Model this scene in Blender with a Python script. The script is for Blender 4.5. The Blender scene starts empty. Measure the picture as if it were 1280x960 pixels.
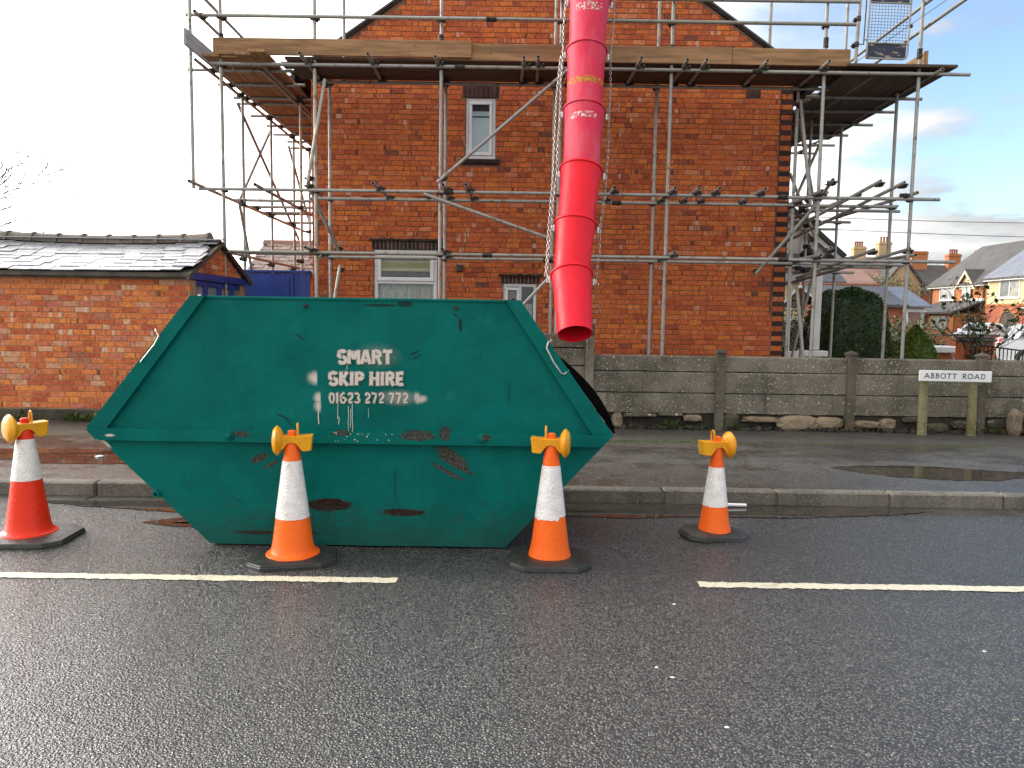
import bpy, bmesh, math, random
from mathutils import Vector, Matrix, Euler
random.seed(7)
RND = random.Random(11)
SC = bpy.context.scene
COL = SC.collection
R = math.radians

# ------------------------------------------------------------------ camera
cam_data = bpy.data.cameras.new('camera')
cam = bpy.data.objects.new('camera', cam_data)
COL.objects.link(cam)
cam_data.sensor_width = 36.0
cam_data.lens = 36.0 * 961.0 / 1280.0
cam_data.clip_start = 0.05
cam_data.clip_end = 2000.0
cam.matrix_world = Matrix.Translation((0, 0, 1.5)) @ Matrix.Rotation(R(90 - 5.05), 4, 'X') @ Matrix.Rotation(0.0145, 4, 'Z')
SC.camera = cam

# ------------------------------------------------------------------ light
SUN_EL, SUN_AZ = R(24), R(-78)          # azimuth measured from +Y towards +X
sd = Vector((math.sin(SUN_AZ) * math.cos(SUN_EL), math.cos(SUN_AZ) * math.cos(SUN_EL), math.sin(SUN_EL)))
sun_data = bpy.data.lights.new('sun', 'SUN')
sun_data.energy = 1.1
sun_data.angle = R(12)
sun_data.color = (1.0, 0.90, 0.76)
sun = bpy.data.objects.new('sun', sun_data)
COL.objects.link(sun)
sun.rotation_euler = sd.to_track_quat('Z', 'Y').to_euler()
sun.location = (-20, 5, 20)
SC.view_settings.view_transform = 'Standard'
SC.view_settings.look = 'None'
SC.view_settings.gamma = 1.0
SC.view_settings.exposure = 1.0

world = bpy.data.worlds.new('World')
SC.world = world
world.use_nodes = True


class NT:
    """thin wrapper for wiring nodes"""
    def __init__(s, tree):
        s.t = tree
        s.n = tree.nodes
        s.n.clear()

    def new(s, kind, **kw):
        nd = s.n.new(kind)
        for k, v in kw.items():
            setattr(nd, k, v)
        return nd

    def put(s, sock, v):
        if v is None:
            return
        if isinstance(v, bpy.types.NodeSocket):
            s.t.links.new(v, sock)
        else:
            if sock.type == 'RGBA' and len(v) == 3:
                v = (*v, 1)
            sock.default_value = v

    def math(s, op, a, b=None, c=None, clamp=False):
        nd = s.new('ShaderNodeMath', operation=op, use_clamp=clamp)
        for i, v in enumerate((a, b, c)):
            s.put(nd.inputs[i], v)
        return nd.outputs[0]

    def vmath(s, op, a, b=None):
        nd = s.new('ShaderNodeVectorMath', operation=op)
        s.put(nd.inputs[0], a)
        s.put(nd.inputs[1], b)
        return nd.outputs['Value'] if op in ('DOT_PRODUCT', 'LENGTH', 'DISTANCE') else nd.outputs[0]

    def noise(s, vec, scale, detail=4, rough=.55, color=False):
        nd = s.new('ShaderNodeTexNoise')
        s.put(nd.inputs['Vector'], vec)
        nd.inputs['Scale'].default_value = scale
        nd.inputs['Detail'].default_value = detail
        nd.inputs['Roughness'].default_value = rough
        return nd.outputs['Color' if color else 'Fac']

    def voro(s, vec, scale, out='Distance', feature='F1'):
        nd = s.new('ShaderNodeTexVoronoi', feature=feature)
        s.put(nd.inputs['Vector'], vec)
        nd.inputs['Scale'].default_value = scale
        return nd.outputs[out]

    def ss(s, v, a, b):
        nd = s.new('ShaderNodeMapRange', interpolation_type='SMOOTHSTEP', clamp=True)
        s.put(nd.inputs['Value'], v)
        s.put(nd.inputs['From Min'], a)
        s.put(nd.inputs['From Max'], b)
        return nd.outputs[0]

    def remap(s, v, a, b, c, d):
        nd = s.new('ShaderNodeMapRange', clamp=True)
        s.put(nd.inputs['Value'], v)
        for k, q in zip(('From Min', 'From Max', 'To Min', 'To Max'), (a, b, c, d)):
            nd.inputs[k].default_value = q
        return nd.outputs[0]

    def mix(s, f, a, b, mode='MIX'):
        nd = s.new('ShaderNodeMix', data_type='RGBA', blend_type=mode)
        s.put(nd.inputs['Factor'], f)
        s.put(nd.inputs['A'] if False else nd.inputs[6], a)
        s.put(nd.inputs[7], b)
        return nd.outputs[2]

    def ramp(s, f, stops, const=False):
        nd = s.new('ShaderNodeValToRGB')
        if const:
            nd.color_ramp.interpolation = 'CONSTANT'
        el = nd.color_ramp.elements
        while len(el) < len(stops):
            el.new(1.0)
        for e, (p, c) in zip(el, stops):
            e.position = p
            e.color = (*c, 1)
        s.put(nd.inputs[0], f)
        return nd.outputs[0]

    def pos(s):
        return s.new('ShaderNodeNewGeometry').outputs['Position']

    def scaled(s, v, k):
        nd = s.new('ShaderNodeVectorMath', operation='MULTIPLY')
        s.put(nd.inputs[0], v)
        nd.inputs[1].default_value = k
        return nd.outputs[0]

    def bump(s, h, dist=.01, strength=1.0, normal=None):
        nd = s.new('ShaderNodeBump')
        s.put(nd.inputs['Height'], h)
        nd.inputs['Distance'].default_value = dist
        nd.inputs['Strength'].default_value = strength
        if normal is not None:
            s.put(nd.inputs['Normal'], normal)
        return nd.outputs[0]

    def out(s, shader):
        o = s.new('ShaderNodeOutputMaterial')
        s.t.links.new(shader, o.inputs[0])

    def bsdf(s, col, rough=.6, metal=0., normal=None, spec=.5, alpha=None, coat=0.):
        nd = s.new('ShaderNodeBsdfPrincipled')
        s.put(nd.inputs['Base Color'], col)
        s.put(nd.inputs['Roughness'], rough)
        s.put(nd.inputs['Metallic'], metal)
        s.put(nd.inputs['Specular IOR Level'], spec)
        if normal is not None:
            s.put(nd.inputs['Normal'], normal)
        if alpha is not None:
            s.put(nd.inputs['Alpha'], alpha)
        if coat:
            nd.inputs['Coat Weight'].default_value = coat
            nd.inputs['Coat Roughness'].default_value = .08
        return nd.outputs[0]


def build_world():
    w = NT(world.node_tree)
    tc = w.new('ShaderNodeTexCoord').outputs['Generated']
    sky = w.new('ShaderNodeTexSky', sky_type='NISHITA')
    sky.sun_disc = False
    sky.sun_elevation = SUN_EL
    sky.sun_rotation = SUN_AZ
    sky.air_density = 1.0
    sky.dust_density = 0.6
    sky.ozone_density = 2.2
    bg1 = w.new('ShaderNodeBackground')
    w.put(bg1.inputs[0], sky.outputs[0])
    bg1.inputs[1].default_value = 0.15
    sx = w.new('ShaderNodeSeparateXYZ')
    w.put(sx.inputs[0], tc)
    el = sx.outputs[2]
    # clouds on a plane above
    den = w.math('MAXIMUM', w.math('ADD', el, .16), .05)
    cv = w.new('ShaderNodeCombineXYZ')
    w.put(cv.inputs[0], w.math('DIVIDE', sx.outputs[0], den))
    w.put(cv.inputs[1], w.math('DIVIDE', sx.outputs[1], den))
    n1 = w.noise(cv.outputs[0], 1.35, 7, .56)
    side = w.vmath('DOT_PRODUCT', tc, Vector((-.86, .48, .12)).normalized())
    # a broken overcast deck with one wide blue rift in it towards the right
    rift = w.vmath('DOT_PRODUCT', tc, Vector((.80, .45, .40)).normalized())
    m_deck = w.ss(w.math('ADD', rift, w.math('MULTIPLY', w.math('SUBTRACT', n1, .5), -.30)), .86, .70)
    low = w.ss(el, .26, .06)
    m_low = w.math('MULTIPLY', w.ss(w.math('ADD', n1, w.math('MULTIPLY', low, .24)), .54, .70), .95)
    m_gen = w.math('MULTIPLY', w.ss(n1, .60, .76), .6)
    m = w.math('MAXIMUM', m_deck, w.math('MAXIMUM', m_low, m_gen), clamp=True)
    # cloud brightness: brilliant towards the sun, greyer away, grey bellies
    belly = w.ss(w.noise(cv.outputs[0], 2.6, 5, .5), .42, .66)
    ccol = w.mix(belly, (1.0, .985, .95), (.70, .74, .78))
    ccol = w.mix(m_deck, ccol, (1.0, .985, .965))
    bg2 = w.new('ShaderNodeBackground')
    w.put(bg2.inputs[0], ccol)
    w.put(bg2.inputs[1], w.math('ADD', w.remap(side, -.5, .6, .62, 1.0), w.math('MULTIPLY', w.math('POWER', w.math('MAXIMUM', side, 0.0), 5.0), 3.6)))
    st = bg2.inputs[1].links[0].from_socket
    w.put(bg2.inputs[1], w.math('MULTIPLY', st, w.remap(m_deck, 0, 1, .44, 1.0)))
    mx = w.new('ShaderNodeMixShader')
    w.put(mx.inputs[0], m)
    w.t.links.new(bg1.outputs[0], mx.inputs[1])
    w.t.links.new(bg2.outputs[0], mx.inputs[2])
    o = w.new('ShaderNodeOutputWorld')
    w.t.links.new(mx.outputs[0], o.inputs[0])


build_world()

# ------------------------------------------------------------------ object helpers


class MB:
    def __init__(s):
        s.v = []
        s.f = []
        s.sm = []

    def add(s, vs, fs, smooth=False):
        b = len(s.v)
        s.v += [tuple(q) for q in vs]
        s.f += [tuple(i + b for i in f) for f in fs]
        s.sm += [smooth] * len(fs)
        return s

    def box(s, x0, x1, y0, y1, z0, z1, m=None):
        vs = [(x, y, z) for z in (z0, z1) for y in (y0, y1) for x in (x0, x1)]
        if m is not None:
            vs = [tuple(m @ Vector(q)) for q in vs]
        return s.add(vs, [(0, 2, 3, 1), (4, 5, 7, 6), (0, 1, 5, 4), (2, 6, 7, 3), (0, 4, 6, 2), (1, 3, 7, 5)])

    def bevbox(s, x0, x1, y0, y1, z0, z1, b=.01, m=None):
        """box with every edge chamfered"""
        pts = []
        fs = []
        X, Y, Z = (x0, x1), (y0, y1), (z0, z1)

        def idx(c, axis):
            i, j, k = c
            p = [X[i], Y[j], Z[k]]
            q = (1 if i == 0 else -1, 1 if j == 0 else -1, 1 if k == 0 else -1)
            for a in range(3):
                if a != axis:
                    p[a] += q[a] * b
            pts.append(tuple(p))
            return len(pts) - 1
        V = {}
        for i in (0, 1):
            for j in (0, 1):
                for k in (0, 1):
                    for a in range(3):
                        V[(i, j, k, a)] = idx((i, j, k), a)
        fs += [tuple(V[(0, j, k, 0)] for j, k in ((0, 0), (0, 1), (1, 1), (1, 0))), tuple(V[(1, j, k, 0)] for j, k in ((0, 0), (1, 0), (1, 1), (0, 1)))]
        fs += [tuple(V[(i, 0, k, 1)] for i, k in ((0, 0), (1, 0), (1, 1), (0, 1))), tuple(V[(i, 1, k, 1)] for i, k in ((0, 0), (0, 1), (1, 1), (1, 0)))]
        fs += [tuple(V[(i, j, 0, 2)] for i, j in ((0, 0), (0, 1), (1, 1), (1, 0))), tuple(V[(i, j, 1, 2)] for i, j in ((0, 0), (1, 0), (1, 1), (0, 1)))]
        for i in (0, 1):
            for j in (0, 1):
                fs.append((V[(i, j, 0, 0)], V[(i, j, 1, 0)], V[(i, j, 1, 1)], V[(i, j, 0, 1)]))
                fs.append((V[(i, 0, j, 0)], V[(i, 1, j, 0)], V[(i, 1, j, 2)], V[(i, 0, j, 2)]))
                fs.append((V[(0, i, j, 1)], V[(1, i, j, 1)], V[(1, i, j, 2)], V[(0, i, j, 2)]))
        for c in [(i, j, k) for i in (0, 1) for j in (0, 1) for k in (0, 1)]:
            fs.append(tuple(V[(*c, a)] for a in range(3)))
        if m is not None:
            pts = [tuple(m @ Vector(q)) for q in pts]
        return s.add(pts, fs)

    def prism(s, poly, y0, y1, axis='Y', m=None):
        """poly in the two remaining axes, extruded along axis"""
        def mk(p, d):
            if axis == 'Y':
                q = (p[0], d, p[1])
            elif axis == 'X':
                q = (d, p[0], p[1])
            else:
                q = (p[0], p[1], d)
            return tuple(m @ Vector(q)) if m is not None else q
        n = len(poly)
        vs = [mk(p, y0) for p in poly] + [mk(p, y1) for p in poly]
        fs = [tuple(range(n)), tuple(range(2 * n - 1, n - 1, -1))]
        fs += [(i, i + n, (i + 1) % n + n, (i + 1) % n) for i in range(n)]
        return s.add(vs, fs)

    def tube(s, pts, r, n=8, cap=True, smooth=True):
        pts = [Vector(p) for p in pts]
        rr = r if isinstance(r, (list, tuple)) else [r] * len(pts)
        rings = []
        up = None
        for i, p in enumerate(pts):
            d = (pts[min(i + 1, len(pts) - 1)] - pts[max(i - 1, 0)]).normalized()
            if up is None:
                up = Vector((0, 0, 1)) if abs(d.z) < .9 else Vector((1, 0, 0))
            a = d.cross(up).normalized()
            b = a.cross(d).normalized()
            up = b
            rings.append([p + (a * math.cos(2 * math.pi * k / n) + b * math.sin(2 * math.pi * k / n)) * rr[i] for k in range(n)])
        vs = [q for ring in rings for q in ring]
        fs = []
        for i in range(len(pts) - 1):
            for k in range(n):
                fs.append((i * n + k, i * n + (k + 1) % n, (i + 1) * n + (k + 1) % n, (i + 1) * n + k))
        s.add(vs, fs, smooth)
        if cap:
            b = len(s.v) - len(vs)
            s.f.append(tuple(b + k for k in range(n - 1, -1, -1)))
            s.f.append(tuple(b + (len(pts) - 1) * n + k for k in range(n)))
            s.sm += [False, False]
        return s

    def lathe(s, prof, n=32, c=(0, 0, 0), m=None, mod=None, caps=True, smooth=True):
        """prof: list of (radius, z)"""
        vs = []
        for (r, z) in prof:
            for k in range(n):
                a = 2 * math.pi * k / n
                q = r * (mod(a, r, z) if mod else 1)
                p = Vector((c[0] + q * math.cos(a), c[1] + q * math.sin(a), c[2] + z))
                vs.append(tuple(m @ p) if m is not None else tuple(p))
        fs = []
        for i in range(len(prof) - 1):
            for k in range(n):
                fs.append((i * n + k, i * n + (k + 1) % n, (i + 1) * n + (k + 1) % n, (i + 1) * n + k))
        s.add(vs, fs, smooth)
        if caps:
            b = len(s.v) - len(vs)
            s.f.append(tuple(b + k for k in range(n - 1, -1, -1)))
            s.f.append(tuple(b + (len(prof) - 1) * n + k for k in range(n)))
            s.sm += [False, False]
        return s

    def mesh(s, name, mt, sharp=40):
        me = bpy.data.meshes.new(name)
        me.from_pydata(s.v, [], s.f)
        me.polygons.foreach_set('use_smooth', s.sm)
        if any(s.sm):
            try:
                me.set_sharp_from_angle(angle=R(sharp))
            except Exception:
                pass
        me.materials.append(mt)
        me.update()
        return me

    def build(s, name, mt, parent=None, kind=None, fix=False):
        me = s.mesh(name, mt)
        if fix:
            fix_normals(me)
        return link(name, me, parent, kind=kind)


def fix_normals(me):
    bm = bmesh.new()
    bm.from_mesh(me)
    bmesh.ops.recalc_face_normals(bm, faces=bm.faces)
    bm.to_mesh(me)
    bm.free()


def link(name, data, parent=None, loc=None, rot=None, scale=None, kind=None):
    o = bpy.data.objects.new(name, data)
    COL.objects.link(o)
    if parent is not None:
        o.parent = parent
        o.matrix_parent_inverse = Matrix.Translation(parent.location).inverted() if parent.type == 'EMPTY' and parent.get('_abs') else Matrix()
    if loc is not None:
        o.location = loc
    if rot is not None:
        o.rotation_euler = rot
    if scale is not None:
        o.scale = scale
    if kind:
        o['kind'] = kind
    return o


def tag(o, label, cat, group=None):
    o['label'] = label
    o['category'] = cat
    if group:
        o['group'] = group
    return o


def thing(name, label, cat, loc=(0, 0, 0), group=None):
    """An Empty at the thing's base; children of it are written in world metres."""
    o = bpy.data.objects.new(name, None)
    COL.objects.link(o)
    o.empty_display_size = .1
    o.location = loc
    o['_abs'] = 1
    return tag(o, label, cat, group)


def dup(root, loc, rotz=0, label=None, scale=None):
    """copy of a thing with copies of its parts and sub-parts"""
    def cp(o, parent):
        c = o.copy()
        COL.objects.link(c)
        if parent is not None:
            c.parent = parent
        for ch in o.children:
            cp(ch, c)
        return c
    r = cp(root, None)
    r.location = loc
    r.rotation_euler = (0, 0, rotz)
    if scale:
        r.scale = (scale,) * 3
    if label:
        r['label'] = label
    return r


# ------------------------------------------------------------------ materials
def material(name):
    m = bpy.data.materials.new(name)
    m.use_nodes = True
    return m, NT(m.node_tree)


def simple(name, col, rough=.6, metal=0., col2=None, vscale=6., bump=0., bscale=40., spec=.5, stretch=(1, 1, 1), coat=0.):
    m, t = material(name)
    p = t.scaled(t.pos(), stretch)
    c2 = col2 or tuple(q * .62 for q in col)
    n = t.noise(p, vscale, 6, .6)
    c = t.mix(t.ss(n, .36, .66), col, c2)
    nm = t.bump(t.noise(p, bscale, 4), bump) if bump else None
    r = t.remap(t.noise(p, vscale * 2.3, 4), .3, .7, max(rough - .1, .03), min(rough + .12, 1))
    t.out(t.bsdf(c, r, metal, nm, spec, coat=coat))
    return m


def brick_material(name, stops, spot=.5):
    m, t = material(name)
    p = t.pos()
    oi = t.new('ShaderNodeObjectInfo').outputs['Random']
    isl = t.new('ShaderNodeNewGeometry').outputs['Random Per Island']
    rnd = t.math('FRACT', t.math('ADD', t.math('MULTIPLY', oi, 7.31), isl))
    c = t.ramp(rnd, stops)
    n = t.noise(p, 26, 6, .65)
    c = t.mix(t.ss(n, .40, .70), c, t.mix(1.0, c, (.62, .50, .48), 'MULTIPLY'))
    # broad weathering and a little soot
    big = t.noise(p, 1.1, 4, .6)
    c = t.mix(t.math('MULTIPLY', t.ss(big, .48, .72), .32), c, t.mix(1.0, c, (.55, .45, .45), 'MULTIPLY'))
    # pale efflorescence dashes and dark kiln scars on some bricks
    sel = t.math('FRACT', t.math('MULTIPLY', rnd, 37.7))
    st = t.noise(t.scaled(p, (22, 22, 3)), 1.0, 2, .4)
    pale = t.math('MULTIPLY', t.math('GREATER_THAN', sel, .90), t.ss(st, .56, .64))
    c = t.mix(t.math('MULTIPLY', pale, spot), c, (.62, .47, .38))
    dark = t.math('MULTIPLY', t.math('LESS_THAN', sel, .12), t.ss(st, .58, .66))
    c = t.mix(t.math('MULTIPLY', dark, .75), c, (.05, .025, .02))
    h = t.math('ADD', t.noise(p, 70, 5, .65), t.math('MULTIPLY', t.noise(p, 260, 2), .4))
    t.out(t.bsdf(c, t.remap(n, .3, .7, .72, .92), 0, t.bump(h, .006, .8), .3))
    return m


BR_ = lambda L, k: [(p, (min(c[0] * k, .85), c[1] * k * 1.10, c[2] * k * 1.08)) for p, c in L]
BRICKS = [(0, (.36, .070, .026)), (.15, (.43, .095, .030)), (.34, (.50, .118, .031)), (.5, (.46, .108, .036)), (.62, (.56, .150, .035)),
          (.75, (.49, .112, .030)), (.84, (.40, .092, .042)), (.90, (.54, .18, .08)), (.93, (.40, .080, .028)), (.985, (.28, .06, .03)), (1, (.12, .05, .035))]
M_BRICK = brick_material('house_brick', BR_(BRICKS, 1.22), .55)
M_BRICK2 = brick_material('garage_brick', BR_([(0, (.36, .075, .035)), (.2, (.44, .11, .04)), (.38, (.56, .17, .045)), (.55, (.43, .11, .055)),
                                           (.72, (.60, .19, .045)), (.86, (.40, .12, .08)), (.94, (.52, .27, .16)), (1, (.26, .07, .045))], 1.4), .9)
M_DARKBRICK = brick_material('blue_brick', [(0, (.03, .018, .017)), (.5, (.055, .028, .024)), (1, (.085, .035, .028))], .1)
M_MORTAR = simple('lime_mortar', (.235, .125, .075), .92, 0, (.13, .065, .045), 3.0, .004, 120)
M_MORTAR2 = simple('pale_mortar', (.42, .25, .14), .92, 0, (.28, .16, .095), 3.0, .004, 120)
M_WHITEJOINT = simple('white_mortar', (.45, .38, .31), .9)
M_UPVC = simple('white_upvc', (.78, .79, .80), .28, 0, (.70, .71, .72), 2.0)
M_WHITE = simple('white_paint', (.78, .78, .77), .4, 0, (.66, .66, .65), 3.0)
M_DARK = simple('dark_timber', (.095, .075, .055), .7, 0, (.05, .042, .034), 5)
M_BLACK = simple('black_paint', (.012, .012, .013), .4)
M_VOID = simple('flat_black', (.004, .004, .004), .95, spec=.05)  # even near-black with almost no gloss
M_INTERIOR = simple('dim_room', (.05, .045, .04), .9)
M_BLUE = simple('blue_paint', (.012, .045, .26), .38, 0, (.009, .03, .17), 4, .002, 30, stretch=(1, 1, .2))
M_SOIL = simple('soil', (.05, .038, .026), .95, 0, (.025, .02, .014), 5, .03, 30)
M_TARMAC_FAR = simple('street_asphalt', (.075, .075, .078), .55, 0, (.05, .05, .053), 1.2)
M_RUBBER = simple('black_rubber', (.021, .022, .021), .42, 0, (.036, .036, .032), 9, .004, 60)
M_YELLOW = simple('yellow_plastic', (.80, .36, .003), .32, 0, (.70, .28, .003), 9, .001, 60)
M_STEEL = None


def galvanised():
    m, t = material('galvanised_steel')
    p = t.pos()
    oi = t.new('ShaderNodeObjectInfo').outputs['Random']
    base = t.ramp(oi, [(0, (.27, .26, .22)), (.4, (.36, .35, .32)), (.7, (.31, .31, .30)), (1, (.41, .39, .32))])
    n = t.noise(p, 9, 6, .7)
    c = t.mix(t.ss(n, .52, .68), base, (.17, .13, .09))
    c = t.mix(t.ss(t.noise(p, 24, 3), .66, .74), c, (.62, .61, .57))
    t.out(t.bsdf(c, t.remap(n, .3, .7, .40, .66), .25, t.bump(t.noise(p, 150, 3), .002), .5))
    return m


M_STEEL = galvanised()
M_COUPLER = simple('coupler_steel', (.075, .065, .055), .55, .5, (.03, .026, .022), 30, .003, 150)
M_CHAIN = simple('zinc_chain', (.50, .50, .48), .35, .8, (.3, .28, .25), 30)


def wood(name, c1, c2, axis):
    m, t = material(name)
    p = t.pos()
    oi = t.new('ShaderNodeObjectInfo').outputs['Random']
    off = t.new('ShaderNodeCombineXYZ')
    for k in range(3):
        t.put(off.inputs[k], t.math('MULTIPLY', oi, 31.0 + 7 * k))
    st = [9, 9, 9]
    st['XYZ'.index(axis)] = .9
    q = t.vmath('ADD', t.scaled(p, st), off.outputs[0])
    n = t.noise(q, 2.2, 7, .62)
    c = t.mix(t.ss(n, .34, .68), c1, c2)
    c = t.mix(t.math('MULTIPLY', t.ss(t.noise(q, .35, 3), .5, .7), .6), c, tuple(v * .5 for v in c2))
    kn = t.voro(t.scaled(p, [3.1 if a == axis else 8 for a in 'XYZ']), 1.0)
    c = t.mix(t.math('MULTIPLY', t.ss(kn, .10, .04), .7), c, (.05, .03, .018))
    t.out(t.bsdf(c, .75, 0, t.bump(n, .003), .3))
    return m


M_BOARD_X = wood('scaffold_board_wood', (.38, .215, .105), (.22, .125, .062), 'X')
M_BOARD_Y = wood('deck_wood', (.42, .24, .11), (.22, .125, .06), 'Y')
M_BOARD_DK = wood('dark_brown_deck_wood', (.13, .085, .055), (.065, .045, .033), 'X')  # a darker brown tone of the board wood
M_BOARD_GREY = wood('grey_board_wood', (.42, .43, .43), (.30, .30, .31), 'Y')


def skip_paint():
    m, t = material('green_skip_paint')
    p = t.pos()
    s = t.new('ShaderNodeSeparateXYZ')
    t.put(s.inputs[0], p)
    X, Z = s.outputs[0], s.outputs[2]
    n = t.noise(p, 3.2, 6, .6)
    c = t.mix(t.ss(n, .35, .68), (.001, .136, .116), (.001, .102, .089))
    streak = t.noise(t.scaled(p, (34, 34, 1.1)), 1.0, 5, .6)
    c = t.mix(t.math('MULTIPLY', t.ss(streak, .56, .74), .28), c, (.003, .07, .06))
    c = t.mix(t.math('MULTIPLY', t.ss(t.noise(p, 5.5, 5, .6), .60, .72), .25), c, (.012, .19, .16))
    fine = t.noise(p, 64, 6, .75)
    mid = t.noise(t.scaled(p, (14, 14, 30)), 1.0, 5, .7)

    def blob(cx, cz, rx, rz, skew=0., amp=1.1, hard=.12, src=None):
        dx = t.math('SUBTRACT', X, cx)
        dz = t.math('SUBTRACT', Z, cz)
        if skew:
            dz = t.math('ADD', dz, t.math('MULTIPLY', dx, skew))
        a = t.math('POWER', t.math('DIVIDE', dx, rx), 2)
        b = t.math('POWER', t.math('DIVIDE', dz, rz), 2)
        d = t.math('SQRT', t.math('ADD', a, b))
        d = t.math('ADD', d, t.math('MULTIPLY', t.math('SUBTRACT', src or fine, .5), amp))
        return t.ss(d, 1.0 + hard, 1.0 - hard)

    def union(lst):
        r = lst[0]
        for q in lst[1:]:
            r = t.math('MAXIMUM', r, q)
        return r
    # soft haloes of overspray round the stencil
    cut = lambda q, x: t.math('MULTIPLY', q, t.ss(X, x + .004, x - .004))
    halo = union([t.math('MULTIPLY', cut(blob(-1.245, 1.092, .042, .034, 0, 1.0, .7), -1.236), .85), t.math('MULTIPLY', cut(blob(-1.225, .965, .026, .03, 0, 1.0, .7), -1.214), .8),
                  t.math('MULTIPLY', cut(blob(-1.222, .915, .026, .034, 0, 1.0, .7), -1.212), .75), t.math('MULTIPLY', blob(-.60, .974, .020, .030, .3, .9, .6), .75), t.math('MULTIPLY', blob(-.572, .966, .030, .020, -.2, .9, .6), .7),
                  t.math('MULTIPLY', blob(-.72, .974, .085, .036, 0, .8, .8), .42), t.math('MULTIPLY', blob(-.85, 1.235, .10, .055, 0, .8, .8), .16)])
    c = t.mix(halo, c, (.66, .58, .52))
    # scuffs through to old paint and rust
    scuff = union([blob(-.375, .598, .10, .045, .55, 1.5), blob(-.345, .545, .11, .02, .5, 1.6), blob(-.40, .50, .10, .016, .55, 1.4),
                   blob(-1.60, .575, .055, .026, -.35, 1.5), blob(-1.53, .535, .05, .013, -.5, 1.4), blob(-.59, .738, .11, .03, 0, 1.7),
                   blob(-.42, .752, .035, .04, 0, 1.6), blob(-1.07, .748, .06, .014, 0, 1.5), blob(-1.70, .735, .05, .02, 0, 3.0),
                   blob(-.155, .735, .03, .02, 0, 3.0)])
    c = t.mix(t.math('MULTIPLY', scuff, .8), c, t.mix(t.ss(fine, .42, .62), (.032, .017, .013), (.13, .085, .07)))
    rust = union([blob(-1.165, .275, .145, .042, 0, 1.3), blob(-.69, .232, .14, .024, 0, 1.6), blob(-1.64, .09, .13, .014, 0, 1.3),
                  blob(-1.32, .09, .10, .012, 0, 1.6)])
    c = t.mix(rust, c, t.mix(t.ss(fine, .4, .65), (.018, .010, .008), (.06, .022, .012)))
    # rusty run below the deep scrape, odd pin scratches
    run = t.math('MULTIPLY', blob(-1.16, .17, .17, .10, 0, .6, .6), t.ss(streak, .45, .6))
    c = t.mix(t.math('MULTIPLY', run, .5), c, (.03, .05, .035))
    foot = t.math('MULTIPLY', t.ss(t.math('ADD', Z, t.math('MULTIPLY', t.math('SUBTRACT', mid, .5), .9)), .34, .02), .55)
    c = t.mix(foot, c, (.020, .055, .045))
    c = t.mix(t.math('MULTIPLY', t.ss(t.noise(p, 17, 6, .75), .60, .70), .35), c, (.004, .055, .05))
    c = t.mix(t.math('MULTIPLY', t.ss(t.noise(t.scaled(p, (3, 3, 26)), 1., 5, .7), .66, .74), .22), c, (.06, .16, .13))
    scr = union([blob(-1.45, .84, .055, .006, .45, .5), blob(-1.41, .80, .03, .005, .9, .5), blob(-.36, 1.50, .02, .007, .6, .4), blob(-.33, 1.44, .012, .045, .6, .5),
                 blob(-.615, 1.26, .03, .008, -.5, .6), blob(-.60, 1.235, .03, .006, -.6, .6), blob(-1.34, 1.35, .03, .006, .7, .5), blob(-.02, 1.0, .003, .09, 0, .3),
                 blob(-1.75, .30, .06, .003, .35, .2), blob(-.74, .42, .004, .1, -.2, .4), blob(-.83, 1.555, .10, .01, 0, 1.5), blob(-.68, 1.565, .05, .018, 0, 1.6)])
    c = t.mix(t.math('MULTIPLY', scr, .85), c, (.012, .022, .02))
    pin = t.math('MULTIPLY', t.ss(t.noise(p, 46, 2, .5), .735, .76), t.ss(n, .45, .6))
    c = t.mix(t.math('MULTIPLY', pin, .8), c, (.015, .02, .02))
    bare = union([blob(-2.585, .655, .03, .014, .8, 1.3, .3), blob(-2.53, .715, .028, .008, 0, 1.3, .3)])
    c = t.mix(bare, c, (.55, .50, .45))
    rough = t.math('ADD', t.remap(n, .3, .7, .36, .52), t.math('MULTIPLY', t.math('MAXIMUM', rust, scuff), .4), clamp=True)
    h = t.math('ADD', t.math('MULTIPLY', t.noise(p, 2.1, 3), 1.0), t.math('MULTIPLY', fine, .03))
    h = t.math('ADD', h, t.math('MULTIPLY', t.noise(t.scaled(p, (60, 60, 4)), 1., 4), .02))
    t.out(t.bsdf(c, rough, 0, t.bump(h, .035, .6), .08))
    return m


M_SKIP = skip_paint()


def sprayed(name, col, lo, hi, scale=60, rough=.7):
    m, t = material(name)
    p = t.pos()
    a = t.ss(t.noise(p, scale, 5, .7), lo, hi)
    c = t.mix(t.noise(p, 30, 3), col, tuple(q * .72 for q in col))
    t.out(t.bsdf(c, rough, 0, None, .3, alpha=a))
    return m


M_SPRAY = sprayed('stencil_spray', (.72, .63, .56), .30, .42, 70)
M_SPRAY_SOFT = sprayed('stencil_overspray', (.62, .56, .50), .42, .70, 110)
M_SCUFFW = sprayed('white_scuff', (.8, .72, .68), .50, .56, 38)
M_TAPE = sprayed('yellow_tape', (.60, .30, .03), .47, .53, 24)


def plastic(name, col, fade, rough=.34):
    m, t = material(name)
    p = t.pos()
    n = t.noise(t.scaled(p, (5, 5, 1.6)), 1.0, 5, .6)
    c = t.mix(t.ss(n, .36, .68), col, fade)
    d = t.math('MULTIPLY', t.ss(t.noise(p, 34, 5, .7), .64, .72), .5)
    c = t.mix(d, c, tuple(q * .35 for q in col))
    t.out(t.bsdf(c, t.remap(n, .3, .7, rough - .08, rough + .18), 0, t.bump(t.noise(p, 45, 4), .003), .25))
    return m


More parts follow.
